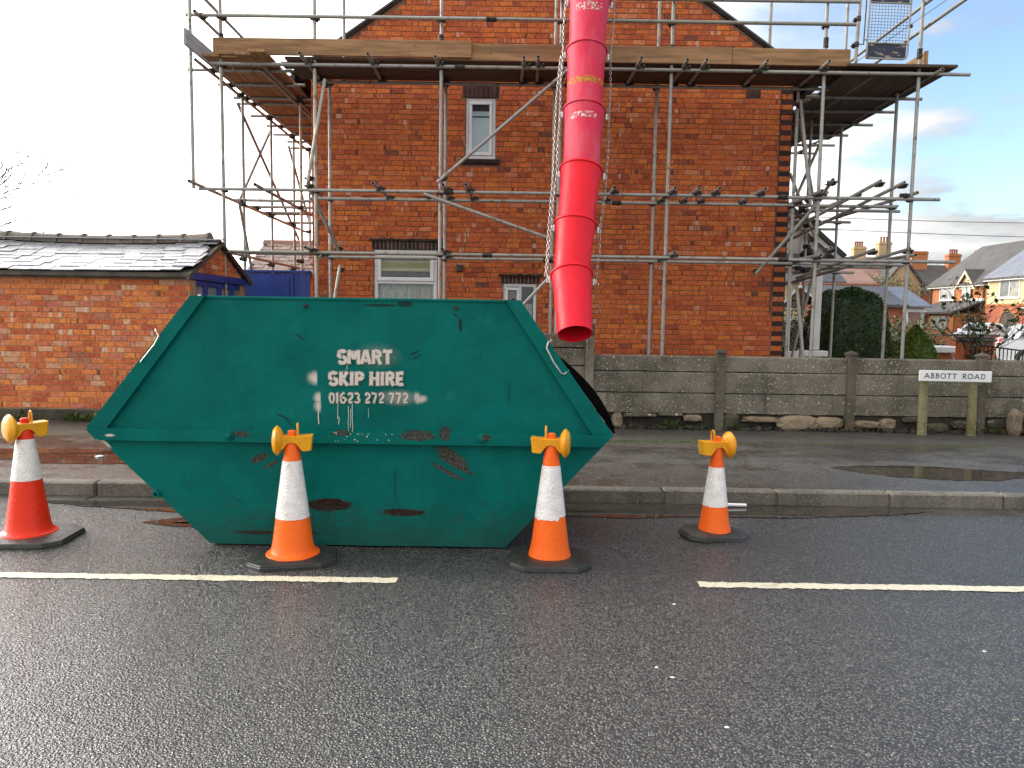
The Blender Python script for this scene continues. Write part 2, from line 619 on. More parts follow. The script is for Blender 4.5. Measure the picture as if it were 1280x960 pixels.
M_CHUTE_NEW = plastic('red_chute_plastic', (.84, .008, .024), (.76, .012, .03), .38)
M_CHUTE_OLD = plastic('faded_chute_plastic', (.66, .022, .066), (.66, .085, .125), .48)
M_CONE_O = plastic('orange_cone_plastic', (.92, .15, .012), (.86, .115, .009), .34)
M_CONE_R = plastic('red_cone_plastic', (.80, .035, .008), (.74, .03, .008), .24)


def sleeve_mat():
    m, t = material('reflective_sleeve')
    p = t.pos()
    n = t.noise(p, 14, 6, .65)
    c = t.mix(t.ss(n, .38, .70), (.84, .81, .79), (.68, .63, .60))
    c = t.mix(t.math('MULTIPLY', t.ss(t.noise(p, 30, 5, .7), .63, .70), .8), c, (.38, .22, .18))
    tri = t.voro(p, 95)
    t.out(t.bsdf(c, t.remap(n, .3, .7, .25, .5), 0, t.bump(t.math('ADD', tri, t.noise(p, 16, 3)), .003), .6))
    return m


M_SLEEVE = sleeve_mat()


def asphalt():
    m, t = material('wet_asphalt')
    p = t.pos()
    s = t.new('ShaderNodeSeparateXYZ')
    t.put(s.inputs[0], p)
    wp = t.vmath('ADD', p, t.scaled(t.noise(p, 34, 2, .5, True), (.016, .016, .016)))
    v = t.voro(wp, 88)
    v2 = t.voro(wp, 170)
    sep = t.new('ShaderNodeSeparateColor')
    t.put(sep.inputs[0], t.voro(wp, 88, 'Color'))
    big = t.noise(p, .5, 5, .6)
    mid = t.noise(p, 3.4, 6, .65)
    # water lies on the crown-side fall towards the kerb and in broad shallow films
    wet = t.ss(t.math('ADD', t.math('MULTIPLY', t.math('SUBTRACT', s.outputs[1], 4.9), .16), t.math('ADD', big, t.math('MULTIPLY', t.math('SUBTRACT', mid, .5), .5))), .36, .64)
    stone = t.ramp(sep.outputs[0], [(0, (.055, .053, .052)), (.45, (.092, .089, .086)), (.75, (.130, .125, .117)), (.94, (.185, .176, .160)), (1, (.26, .245, .22))])
    c = t.mix(t.ss(v, .34, .64), stone, (.020, .020, .020))
    c = t.mix(t.math('MULTIPLY', t.ss(mid, .52, .70), .30), c, (.018, .018, .019))
    c = t.mix(t.math('MULTIPLY', t.ss(t.noise(p, 1.4, 6, .65), .56, .68), .35), c, (.016, .016, .017))
    # tar bleed and old repair patches, only a shade apart from the rest
    pt = t.new('ShaderNodeSeparateColor')
    t.put(pt.inputs[0], t.voro(t.vmath('ADD', t.scaled(p, (.5, .9, 1)), t.scaled(t.noise(p, 5, 3, .6, True), (.10, .10, 0))), .62, 'Color'))
    c = t.mix(t.math('MULTIPLY', t.math('GREATER_THAN', pt.outputs[0], .6), .22), c, (.03, .03, .03))
    h = t.math('ADD', t.math('MULTIPLY', t.ss(v, .62, .05), 1.0), t.math('MULTIPLY', t.ss(v2, .6, .1), .30))
    h = t.math('ADD', h, t.math('MULTIPLY', sep.outputs[1], .8))
    h = t.math('MULTIPLY', h, t.math('SUBTRACT', 1.0, t.math('MULTIPLY', wet, .55)))
    h = t.math('ADD', h, t.math('MULTIPLY', mid, .9))
    rough = t.math('SUBTRACT', t.math('ADD', .20, t.math('MULTIPLY', sep.outputs[2], .12)), t.math('MULTIPLY', wet, .10))
    t.out(t.bsdf(c, rough, 0, t.bump(h, .0075, 1.0), 1.0))
    return m


M_ASPHALT = asphalt()


def pavement():
    m, t = material('pavement_tarmac')
    p = t.pos()
    s = t.new('ShaderNodeSeparateXYZ')
    t.put(s.inputs[0], p)
    X, Y = s.outputs[0], s.outputs[1]
    v = t.voro(p, 80)
    big = t.noise(t.scaled(p, (.55, 1.3, 1)), 1.1, 6, .62)
    mid = t.noise(p, 5, 6, .65)
    vc = t.new('ShaderNodeSeparateColor')
    t.put(vc.inputs[0], t.voro(p, 80, 'Color'))
    c = t.mix(t.ss(mid, .35, .68), (.100, .092, .080), (.058, .053, .046))
    c = t.mix(t.math('MULTIPLY', t.math('GREATER_THAN', vc.outputs[0], .965), t.ss(v, .4, .2)), c, (.26, .24, .2))
    # soil and moss wash towards the wall
    edge = t.ss(t.math('ADD', Y, t.math('MULTIPLY', t.math('SUBTRACT', mid, .5), .7)), 8.65, 9.3)
    c = t.mix(t.math('MULTIPLY', edge, .85), c, (.032, .026, .019))
    my = t.math('ABSOLUTE', t.math('SUBTRACT', Y, 8.62))
    moss = t.math('MULTIPLY', t.ss(t.math('ADD', my, t.math('MULTIPLY', t.math('SUBTRACT', t.noise(p, 9, 5, .7), .5), .5)), .17, .04), t.ss(t.noise(t.scaled(p, (.8, 0, 0)), 1., 3), .36, .52))
    c = t.mix(t.math('MULTIPLY', moss, .8), c, (.055, .075, .014))
    seam = t.ss(t.math('ABSOLUTE', t.math('SUBTRACT', Y, t.math('ADD', 8.42, t.math('MULTIPLY', big, .06)))), .014, .004)
    c = t.mix(t.math('MULTIPLY', seam, .6), c, (.012, .012, .012))
    # wet sheen: rough where drained, slick films elsewhere
    wet = t.ss(t.math('ADD', big, t.math('MULTIPLY', t.math('SUBTRACT', mid, .5), .35)), .40, .58)
    wet = t.math('MULTIPLY', t.math('MAXIMUM', wet, t.math('MULTIPLY', t.ss(Y, 7.6, 6.5), .75)), t.ss(Y, 9.0, 8.3))
    c = t.mix(t.math('MULTIPLY', wet, .45), c, (.02, .018, .016))
    rough = t.math('SUBTRACT', t.remap(mid, .3, .7, .48, .62), t.math('MULTIPLY', wet, .34))
    c = t.mix(t.math('MULTIPLY', t.math('LESS_THAN', vc.outputs[1], .30), .5), c, (.022, .02, .018))
    c = t.mix(t.math('MULTIPLY', t.math('GREATER_THAN', vc.outputs[2], .84), .5), c, (.17, .155, .13))
    h = t.math('ADD', t.math('MULTIPLY', t.math('ADD', t.ss(v, .7, .1), vc.outputs[0]), t.math('SUBTRACT', 1.0, t.math('MULTIPLY', wet, .8))), t.math('MULTIPLY', mid, .8))
    t.out(t.bsdf(c, rough, 0, t.bump(h, .006, .9), .7))
    return m


M_PAVE = pavement()


def water():
    m, t = material('puddle_water')
    p = t.pos()
    nm = t.bump(t.noise(p, 4, 2), .001, .25)
    c = t.mix(t.ss(t.noise(p, 7, 5), .4, .66), (.030, .027, .024), (.05, .04, .032))
    t.out(t.bsdf(c, .02, 0, nm, .55))
    return m


M_WATER = water()


def concrete(name, c1, c2, lichen=0., algae=0., rough=.85, seed=0.):
    m, t = material(name)
    p = t.vmath('ADD', t.pos(), (seed, 0, 0))
    oi = t.new('ShaderNodeObjectInfo').outputs['Random']
    n = t.noise(p, 2.3, 7, .65)
    f = t.noise(p, 45, 5, .7)
    c = t.mix(t.ss(n, .34, .68), c1, c2)
    c = t.mix(t.math('MULTIPLY', oi, .45), c, t.mix(1., c, (.55, .55, .55), 'MULTIPLY'))
    c = t.mix(t.math('MULTIPLY', t.ss(f, .5, .72), .5), c, tuple(q * .45 for q in c2))
    runs = t.noise(t.scaled(p, (7, 7, .7)), 1., 5, .6)
    c = t.mix(t.math('MULTIPLY', t.ss(runs, .54, .74), .5), c, tuple(q * .42 for q in c2))
    if algae:
        c = t.mix(t.math('MULTIPLY', t.ss(t.noise(p, 1.7, 5), .5, .68), algae), c, (.085, .085, .03))
    if lichen:
        wv = t.vmath('ADD', p, t.scaled(t.noise(p, 26, 3, .6, True), (.03, .03, .03)))
        for sc, th, k in ((13, .27, 1.0), (26, .28, .9)):
            v = t.voro(wv, sc)
            vc = t.new('ShaderNodeSeparateColor')
            t.put(vc.inputs[0], t.voro(wv, sc, 'Color'))
            s = t.new('ShaderNodeSeparateXYZ')
            t.put(s.inputs[0], p)
            dens = t.math('ADD', t.noise(p, 1.15, 3), t.math('MULTIPLY', t.math('SUBTRACT', s.outputs[0], 2.6 + seed), .016))
            on = t.math('GREATER_THAN', vc.outputs[0], t.remap(dens, .34, .56, .92, .30))
            rad = t.math('MULTIPLY', t.math('ADD', t.math('MULTIPLY', vc.outputs[1], .8), .25), th)
            k2 = t.math('MULTIPLY', t.math('MULTIPLY', t.ss(v, rad, t.math('MULTIPLY', rad, .6)), on), lichen * k)
            c = t.mix(k2, c, t.mix(vc.outputs[2], (.62, .58, .44), (.44, .41, .26)))
    gr = t.voro(p, 130, 'Color')
    gs = t.new('ShaderNodeSeparateColor')
    t.put(gs.inputs[0], gr)
    c = t.mix(t.math('MULTIPLY', t.math('LESS_THAN', gs.outputs[0], .18), .30), c, tuple(q * .35 for q in c2))
    c = t.mix(t.math('MULTIPLY', t.math('GREATER_THAN', gs.outputs[0], .92), .35), c, tuple(min(q * 2.2, .6) for q in c1))
    h = t.math('ADD', f, t.math('MULTIPLY', n, .8))
    h = t.math('ADD', h, t.math('MULTIPLY', gs.outputs[1], .25))
    t.out(t.bsdf(c, rough, 0, t.bump(h, .008, .9), .3))
    return m


M_PANEL = concrete('concrete_panel', (.235, .212, .170), (.112, .100, .078), .9, .35)
M_POST = concrete('concrete_post', (.15, .13, .10), (.075, .065, .05), .35, .2)
M_PANEL_PALE = concrete('pale_concrete_post', (.30, .27, .22), (.20, .18, .14), .2, .1)
M_KERB = concrete('kerb_concrete', (.205, .186, .155), (.12, .107, .088), .0, .12, .5)
M_CHANNEL = concrete('wet_channel', (.085, .076, .065), (.050, .045, .038), .0, .0, .22)
M_PLINTH = concrete('mossy_plinth', (.10, .09, .06), (.045, .04, .028), .35, .7)
M_STONE = concrete('sandstone', (.30, .235, .16), (.15, .112, .078), .1, .25)
M_RUBBLE = simple('dark_rubble', (.022, .019, .014), .95, 0, (.05, .042, .03), 9, .03, 25)
M_RIDGE = concrete('ridge_tile_clay', (.20, .17, .135), (.12, .10, .085), .15, .2, .6)
M_SLATE_FAR = simple('far_slate', (.085, .088, .095), .5, 0, (.06, .06, .066), .8, stretch=(1, 1, 4))
M_SLATE_BLUE = simple('blue_slate', (.15, .165, .20), .35, 0, (.11, .125, .16), .8)
M_SLATE_DARK = simple('brown_slate', (.075, .070, .066), .6, 0, (.052, .048, .046), .8)
M_PINKTILE = simple('pink_tile', (.30, .17, .13), .6, 0, (.20, .12, .10), .6)
M_FARBRICK = simple('far_orange_brick', (.45, .175, .065), .85, 0, (.37, .135, .05), .5)
M_FARBRICK2 = simple('far_red_brick', (.40, .12, .06), .85, 0, (.30, .09, .05), .6)
M_RENDER = simple('cream_render', (.58, .46, .27), .8, 0, (.50, .395, .23), .4)
M_RENDER2 = simple('buff_render', (.50, .36, .20), .85, 0, (.42, .30, .17), .5)
M_PINKTILE2 = simple('terracotta_pot', (.36, .12, .06), .8)


def slate_mat():
    m, t = material('wet_slate')
    p = t.pos()
    oi = t.new('ShaderNodeObjectInfo').outputs['Random']
    c = t.ramp(oi, [(0, (.20, .205, .23)), (.5, (.28, .285, .31)), (.85, (.22, .215, .235)), (1, (.34, .34, .36))])
    n = t.noise(p, 12, 6, .7)
    c = t.mix(t.math('MULTIPLY', t.ss(n, .48, .7), .7), c, (.06, .058, .055))
    t.out(t.bsdf(c, t.remap(n, .3, .7, .12, .34), 0, t.bump(n, .006), 1.0))
    return m


M_SLATE = slate_mat()


def glass_mat(name, tint, refl=.35, rough=.03):
    m, t = material(name)
    tr = t.new('ShaderNodeBsdfTransparent')
    tr.inputs[0].default_value = (*tint, 1)
    gl = t.new('ShaderNodeBsdfGlossy')
    gl.inputs['Roughness'].default_value = rough
    gl.inputs['Color'].default_value = (.75, .8, .85, 1)
    fr = t.new('ShaderNodeFresnel')
    fr.inputs[0].default_value = 1.5
    mx = t.new('ShaderNodeMixShader')
    t.put(mx.inputs[0], t.math('ADD', fr.outputs[0], refl, clamp=True))
    t.t.links.new(tr.outputs[0], mx.inputs[1])
    t.t.links.new(gl.outputs[0], mx.inputs[2])
    t.out(mx.outputs[0])
    return m


M_GLASS = glass_mat('window_glass', (.95, .97, .96), .0)
M_FROST = simple('frosted_sky_glass', (.36, .47, .52), .16, 0, (.30, .41, .46), 1.5, spec=.8)  # frosted panes; the pale blue sky reflection is put into their base colour
M_CARGLASS = simple('car_glass', (.10, .15, .17), .06, 0, (.07, .11, .13), 2, spec=.8)
M_FARGLASS = simple('far_window_glass', (.16, .18, .19), .08, 0, (.42, .41, .35), 1.4, spec=.8)
M_CARWHITE = simple('white_car_paint', (.74, .77, .80), .22, 0, (.70, .73, .77), 1.0, coat=.6)
M_CARRED = simple('red_lamp_plastic', (.55, .01, .02), .2)
M_CHROME = simple('bare_wire', (.62, .60, .55), .35, .8)
M_LINE = None


def line_paint():
    m, t = material('road_line_paint')
    p = t.pos()
    f = t.noise(p, 60, 5, .7)
    c = t.mix(t.ss(f, .48, .70), (.74, .69, .52), (.48, .44, .33))
    c = t.mix(t.math('MULTIPLY', t.ss(t.noise(p, 5, 5), .58, .72), .45), c, (.25, .23, .19))
    v = t.voro(p, 62)
    t.out(t.bsdf(c, .42, 0, t.bump(t.math('ADD', t.ss(v, .65, .05), f), .0035), .5))
    return m


M_LINE = line_paint()


def leafy(name, c1, c2, c3):
    m, t = material(name)
    isl = t.new('ShaderNodeNewGeometry').outputs['Random Per Island']
    c = t.ramp(isl, [(0, c1), (.5, c2), (1, c3)])
    t.out(t.bsdf(c, .5, 0, None, .35))
    return m


M_HEDGE = leafy('hedge_leaves', (.014, .034, .009), (.026, .058, .013), (.055, .10, .022))
M_CONIFER = leafy('conifer_leaves', (.050, .095, .014), (.085, .135, .018), (.14, .18, .028))
M_SHRUB = leafy('shrub_leaves', (.030, .050, .012), (.065, .085, .022), (.11, .12, .035))
M_BARE = leafy('yellow_twigs', (.10, .085, .035), (.15, .13, .055), (.20, .17, .08))
M_WEED = leafy('weed_leaves', (.035, .065, .012), (.06, .10, .016), (.09, .13, .03))
M_BARK = simple('dark_bark', (.045, .034, .026), .9, 0, (.025, .02, .016), 14)
M_BARK_PALE = simple('grey_bark', (.11, .085, .065), .9, 0, (.06, .05, .04), 14)
M_LACE = None


def lace():
    m, t = material('lace_curtain')
    p = t.pos()
    v = t.voro(t.scaled(p, (11, 11, 9)), 1.0)
    f = t.noise(p, 60, 4, .6)
    w = t.math('SINE', t.math('MULTIPLY', v, 32))
    k = t.ss(t.math('ADD', w, t.math('MULTIPLY', f, 1.2)), .0, 1.2)
    c = t.mix(k, (.42, .44, .42), (.82, .82, .76))
    t.out(t.bsdf(c, .9, 0, None, .1))
    return m


M_LACE = lace()
M_BLIND = simple('cream_blind', (.78, .69, .42), .8, 0, (.70, .61, .36), 3)
M_BROWN = simple('brown_trim', (.12, .05, .03), .8)
M_CURTAIN = simple('cream_curtain', (.62, .56, .42), .85, 0, (.50, .45, .33), 8, stretch=(6, 6, .4))

# ================================================================== SETTING
KERB_Y, PAVE_Z, WALL_Y = 6.14, .10, 9.70


def sheet(name, x0, x1, y0, y1, z, mt, nx=1, ny=1):
    b = MB()
    for i in range(nx + 1):
        for j in range(ny + 1):
            b.v.append((x0 + (x1 - x0) * i / nx, y0 + (y1 - y0) * j / ny, z))
    for i in range(nx):
        for j in range(ny):
            a = i * (ny + 1) + j
            b.f.append((a, a + ny + 1, a + ny + 2, a + 1))
            b.sm.append(False)
    return b.build(name, mt, kind='structure')


sheet('ground', -700, 700, -300, 900, -.06, M_SOIL)
sheet('road', -40, 40, -14, KERB_Y - .26, 0, M_ASPHALT)
sheet('pavement', -40, 40, KERB_Y + .125, WALL_Y + .02, PAVE_Z, M_PAVE)
sheet('front_garden', -40, 19, WALL_Y + .02, 40, PAVE_Z - .004, M_SOIL)
sheet('side_street', 19.0, 36, WALL_Y + .5, 120, .02, M_TARMAC_FAR)

gut = MB().box(-40, 40, KERB_Y - .26, KERB_Y - .001, -.05, -.012).build('gutter', M_CHANNEL, kind='structure')
kb = MB().box(-40, 40, KERB_Y + .02, KERB_Y + .12, -.05, PAVE_Z - .02).build('kerb', M_KERB, kind='structure')
mk = MB()
mk.bevbox(-.455, .455, 0, .124, -.06, PAVE_Z + .012, .014)
me_kerb = mk.mesh('kerb_stone', M_KERB)
mc = MB()
mc.bevbox(-.455, .455, -.128, .128, -.05, 0.0, .006)
me_chan = mc.mesh('channel_stone', M_CHANNEL)
x = -9.36
i = 0
while x < 9.5:
    o = link('kerb_stone', me_kerb, kb, (x, KERB_Y + RND.uniform(-.004, .004), RND.uniform(-.004, .003)), (0, 0, RND.uniform(-.003, .003)))
    o = link('channel_stone', me_chan, gut, (x, KERB_Y - .131, .0005 + RND.uniform(-.003, .001)))
    x += .922
    i += 1
# plain runs of kerb and channel beyond the frame
for sx in (-1, 1):
    a, c = (-40, -9.83) if sx < 0 else (9.6, 40)
    MB().box(a, c, KERB_Y, KERB_Y + .124, -.05, PAVE_Z + .012).build('kerb_run', M_KERB, kb)


def wavy_strip(name, x0, x1, y0, y1, z, mt, amp=.008, n=260):
    b = MB()
    r = random.Random(5)
    for i in range(n + 1):
        x = x0 + (x1 - x0) * i / n
        e = .02 * (i in (0, n))
        b.v.append((x, y0 + r.uniform(-amp, amp), z))
        b.v.append((x + r.uniform(-.01, .01), y1 + r.uniform(-amp, amp), z))
    for i in range(n):
        b.f.append((2 * i, 2 * i + 2, 2 * i + 3, 2 * i + 1))
        b.sm.append(False)
    return b.build(name, mt, kind='structure')


wavy_strip('road_marking', -7.4, -.637, 4.185, 4.268, .004, M_LINE)
wavy_strip('road_marking', 1.07, 7.2, 4.19, 4.277, .004, M_LINE)


def puddle(outline, z, wob=.04, seed=1):
    r = random.Random(seed)
    pts = []
    n = len(outline)
    for i in range(n):
        a, b = Vector(outline[i]), Vector(outline[(i + 1) % n])
        k = max(2, int((b - a).length / .06))
        for j in range(k):
            p = a.lerp(b, j / k)
            pts.append((p.x + r.uniform(-wob, wob), p.y + r.uniform(-wob, wob) * .8, z))
    c = Vector((sum(p[0] for p in pts) / len(pts), sum(p[1] for p in pts) / len(pts), z))
    b = MB()
    b.v = [tuple(c)] + pts
    m = len(pts)
    b.f = [(0, 1 + i, 1 + (i + 1) % m) for i in range(m)]
    b.sm = [False] * m
    return b.build('puddle', M_WATER, kind='structure')


# pavement puddle by the street sign, shallow films in the gutter and on the pavement at left
puddle([(3.05, 7.28), (3.15, 7.10), (3.45, 6.88), (3.9, 6.74), (4.35, 6.74), (4.6, 6.86), (5.4, 6.85), (6.2, 6.95), (6.4, 7.15), (5.4, 7.25), (4.75, 7.16), (4.3, 7.30), (3.9, 7.40), (3.4, 7.36)], PAVE_Z + .004, .022, 2)
puddle([(.2, 6.125), (1.2, 6.125), (2.2, 6.125), (3.0, 6.1), (3.3, 5.98), (3.05, 5.88), (2.6, 5.80), (2.1, 5.72), (1.5, 5.74), (.9, 5.66), (.3, 5.68), (-.8, 5.6), (-1.0, 6.125)], .005, .016, 3)
puddle([(-3.75, 5.92), (-3.3, 5.95), (-2.6, 6.0), (-1.9, 6.05), (-1.7, 5.55), (-2.3, 5.60), (-2.9, 5.72), (-3.35, 5.80)], .005, .018, 6)
puddle([(-2.62, 5.36), (-2.35, 5.52), (-2.2, 5.42), (-2.42, 5.34), (-2.05, 5.30), (-2.1, 5.24), (-2.4, 5.27)], .004, .012, 4)
puddle([(-6.6, 7.5), (-5.2, 7.62), (-4.3, 7.66), (-3.2, 7.55), (-2.8, 7.25), (-3.4, 6.92), (-4.2, 6.88), (-4.7, 7.05), (-5.4, 7.02), (-6.4, 7.12)], PAVE_Z + .004, .05, 5)

# ================================================================== BRICKWORK


def brick_mesh(mb, x0, x1, z0, z1, y, depth=.05, ch=.0035):
    """front faces of one brick, chamfered; the wall plane faces -Y"""
    r = RND
    d = r.uniform(-.0025, .0025)
    t1, t2 = r.uniform(-.0012, .0012), r.uniform(-.0012, .0012)
    f = [(x0 + ch, y + d + t1, z0 + ch), (x1 - ch, y + d - t1, z0 + ch), (x1 - ch, y + d - t2, z1 - ch), (x0 + ch, y + d + t2, z1 - ch)]
    e = [(x0, y + d + ch, z0), (x1, y + d + ch, z0), (x1, y + d + ch, z1), (x0, y + d + ch, z1)]
    g = [(p[0], y + depth, p[2]) for p in e]
    mb.add(f + e + g, [(0, 1, 2, 3), (4, 5, 1, 0), (5, 6, 2, 1), (6, 7, 3, 2), (7, 4, 0, 3), (8, 9, 5, 4), (9, 10, 6, 5), (10, 11, 7, 6), (11, 8, 4, 7)])


def lay_bricks(x0, x1, z0, z1, L, C, J, holes, limit=None, header_every=4):
    """stretcher-and-header courses; returns rectangles of whole and cut bricks"""
    out = []
    k = 0
    z = z0
    while z + C * .6 < z1:
        zt = min(z + C - J, z1)
        a, b = x0, x1
        if limit:
            a, b = limit((z + zt) / 2)
            a, b = max(a, x0), min(b, x1)
        mode = k % header_every
        x = x0 + (0 if mode == 0 else (-L / 2 if k % 2 else -L / 4)) + RND.uniform(-.012, .012)
        q = 0
        while x < b:
            if mode == 0:
                w = L / 2 if (q % 3) else L
            else:
                w = L / 2 if RND.random() < .07 else L
            w *= RND.uniform(.975, 1.025)
            segs = [(max(x, a), min(x + w - J * RND.uniform(.7, 1.3), b))]
            for (hx0, hx1, hz0, hz1) in holes:
                if z < hz1 - .02 and zt > hz0 + .02:
                    ns = []
                    for (s, e) in segs:
                        if e <= hx0 or s >= hx1:
                            ns.append((s, e))
                        else:
                            if s < hx0:
                                ns.append((s, hx0))
                            if e > hx1:
                                ns.append((hx1, e))
                    segs = ns
            for (s, e) in segs:
                if e - s > .025:
                    out.append((s, e, z + RND.uniform(-.0015, .0015), zt + RND.uniform(-.0015, .0015), e - s > L * .8))
            x += w
            q += 1
        z += C
        k += 1
    return out


def place_bricks(parent, rects, y, mt, L, C, J, score, limit_n=300):
    """nearest whole stretchers as single bricks that share four meshes, all the rest as one part"""
    protos = []
    for i in range(4):
        mb = MB()
        brick_mesh(mb, -.5, .5, -.5, .5, 0)
        # unit brick is scaled to size: rebuild with true sizes instead
        mb = MB()
        brick_mesh(mb, -L / 2 + J / 2, L / 2 - J / 2, -C / 2 + J / 2, C / 2 - J / 2, 0)
        protos.append(mb.mesh('brick', mt))
    whole = sorted([r for r in rects if r[4]], key=score)[:limit_n]
    ws = set(id(r) for r in whole)
    rest = MB()
    for r in rects:
        if id(r) in ws:
            o = link('brick', protos[RND.randrange(4)], parent, ((r[0] + r[1]) / 2, y, (r[2] + r[3]) / 2))
            o.scale = ((r[1] - r[0]) / (L - J), 1, (r[3] - r[2]) / (C - J))
        else:
            brick_mesh(rest, r[0], r[1], r[2], r[3], y)
    ob = rest.build('brickwork', mt, parent, kind='stuff')
    return ob


def wall_with_holes(x0, x1, y0, y1, z0, z1, holes):
    """slab split into boxes round rectangular openings"""
    mb = MB()
    xs = sorted(set([x0, x1] + [h[0] for h in holes] + [h[1] for h in holes]))
    zs = sorted(set([z0, z1] + [h[2] for h in holes] + [h[3] for h in holes]))
    for i in range(len(xs) - 1):
        for j in range(len(zs) - 1):
            cx, cz = (xs[i] + xs[i + 1]) / 2, (zs[j] + zs[j + 1]) / 2
            if not any(h[0] < cx < h[1] and h[2] < cz < h[3] for h in holes):
                mb.box(xs[i], xs[i + 1], y0, y1, zs[j], zs[j + 1])
    return mb


# ================================================================== HOUSE
HY = 12.30
HX0, HX1 = -3.19, 4.31
APX, APZ, SLOPE = .57, 7.98, .69
house = thing('brick_house', 'red brick gable end house wrapped in steel scaffolding', 'house', (.56, 16, 0))
W_UP = (-.785, -.31, 3.945, 4.88)
W_L = (-2.22, -1.21, 1.02, 2.525)
W_R = (-.165, .375, 1.40, 2.02)
# soldier course lintels and sills take their own openings in the brickwork
holes = [(W_UP[0], W_UP[1], W_UP[2], W_UP[3]), W_L, W_R]
lints = [(-.83, -.26, 4.882, 5.07), (-2.25, -1.11, 2.528, 2.655), (-.20, .42, 2.023, 2.125)]
sill = (-.85, -.245, 3.86, 3.943)
vents = [(-.91, -.80, 2.19, 2.30), (3.58, 3.80, 4.94, 5.06)]
half = lambda z: (APX - (APZ - .10 - z) / SLOPE, APX + (APZ - .10 - z) / SLOPE)
QX = 4.125
bk = lay_bricks(HX0, QX - .008, .62, 7.75, .2085, .0782, .0085, holes + lints + [sill] + vents[1:], lambda z: (max(HX0, half(z)[0]), min(QX - .008, half(z)[1])))


def vis_house(r):
    cx, cz = (r[0] + r[1]) / 2, (r[2] + r[3]) / 2
    pen = 0
    if cx < 1.0 and cz < 1.75:
        pen = 50
    if cz > 4.6:
        pen = 20
    return pen + math.hypot(cx - 2.0, (cz - 1.75) * 1.2)


place_bricks(house, bk, HY, M_BRICK, .2085, .0782, .0085, vis_house)
# mortar bed with window openings, gable triangle above
wh = wall_with_holes(HX0 + .002, HX1 - .002, HY + .007, HY + .24, .1, 5.36, holes)
wh.prism([(HX0 + .002, 5.36), (HX1 - .002, 5.36), (APX, APZ - .06)], HY + .007, HY + .24)
wh.build('wall', M_MORTAR, house)
sw = MB()
sw.box(HX0 + .002, HX0 + .24, HY + .24, 21, .1, 5.36)
sw.box(HX1 - .24, HX1 - .002, HY + .24, 21, .1, 5.36)
sw.box(HX0 + .24, HX1 - .24, 20.76, 21, .1, 5.36)
sw.prism([(HX0 + .24, 5.36), (HX1 - .24, 5.36), (APX, APZ - .2)], 20.76, 21)
sw.build('side_wall', M_BRICK, house)
MB().box(HX0 - .002, HX1 + .002, HY - .012, HY + .2, .05, .60).build('plinth', M_RUBBLE, house)
# corner quoins: dark and red headers in turn, split from the wall by a straight joint
z = .62
k = 0
mbd, mbr = MB(), MB()
brick_mesh(mbd, -.092, .092, -.035, .035, 0, .22)
brick_mesh(mbr, -.092, .092, -.035, .035, 0, .22)
qd, qr = mbd.mesh('quoin_brick', M_DARKBRICK), mbr.mesh('quoin_brick', M_BRICK)
while z < 5.3:
    dk = k % 2 == 0
    w = 1.0 if dk else .9
    o = link('quoin_brick', qd if dk else qr, house, (QX + .004 + .0925 * w, HY - RND.uniform(0, .004), z + .035))
    o.scale = (w, 1, 1)
    z += .0782
    k += 1
sq = MB()
z = .62
k = 0
while z < 5.3:
    if k % 2:
        sq.bevbox(HX1 - .02, HX1 + .012, HY + .02, HY + .12, z, z + .07, .003)
    z += .0782
    k += 1
sq.build('quoin_side', M_DARKBRICK, house, kind='stuff')
# thin black cable clipped down the straight joint
MB().tube([(QX - .004, HY - .012, 5.25), (QX - .002, HY - .014, 3.4), (QX - .010, HY - .014, 2.3), (QX - .05, HY - .02, 1.75), (QX - .045, HY - .02, 1.62), (QX - .01, HY - .014, 1.58)], .007, 6).build('cable', M_BLACK, house)
# lintels of upright dark bricks with pale joints
for (lx0, lx1, lz0, lz1), wj in zip(lints, (.072, .062, .064)):
    n = int(round((lx1 - lx0) / wj))
    w = (lx1 - lx0) / n
    lt = MB().box(lx0, lx1, HY + .004, HY + .10, lz0, lz1).build('lintel', M_WHITEJOINT if lz1 < 4 else M_MORTAR, house)
    lb = MB()
    brick_mesh(lb, -w / 2 + .0055, w / 2 - .0055, -(lz1 - lz0) / 2, (lz1 - lz0) / 2, 0)
    lm = lb.mesh('soldier_brick', M_DARKBRICK)
    for i in range(n):
        link('soldier_brick', lm, lt, (lx0 + w * (i + .5), HY - RND.uniform(0, .004), (lz0 + lz1) / 2))
# rough mortar ledge over the two lower lintels
for (lx0, lx1, z0) in ((-2.29, -1.08, 2.662), (-.235, .455, 2.132)):
    b = MB()
    n = 22
    for i in range(n):
        a = lx0 + (lx1 - lx0) * i / n
        b.box(a, a + (lx1 - lx0) / n + .001 * (i % 2), HY - .03 - RND.uniform(0, .03), HY + .02, z0 - RND.uniform(0, .008) - .0005 * i / n, z0 + .02 + RND.uniform(0, .02))
    b.build('drip_ledge', M_RUBBLE, house)
MB().bevbox(sill[0], sill[1], HY - .05, HY + .1, sill[2], sill[3] - .012, .008).build('sill', M_DARKBRICK, house)
v = MB().bevbox(*vents[0][:2], HY - .045, HY + .02, *vents[0][2:], .01)
v.build('vent_cover', M_DARK, house)
v = MB().box(vents[1][0], vents[1][1], HY + .02, HY + .1, vents[1][2], vents[1][3])
vb = v.build('air_brick', M_BLACK, house)
vg = MB()
for i in range(6):
    a = vents[1][0] + i * .04
    vg.box(a, a + .014, HY, HY + .03, vents[1][2], vents[1][3])
for j in range(4):
    a = vents[1][2] + j * .036
    vg.box(vents[1][0], vents[1][1], HY + .003, HY + .028, a, a + .012)
vg.build('vent_grille', M_DARKBRICK, vb)


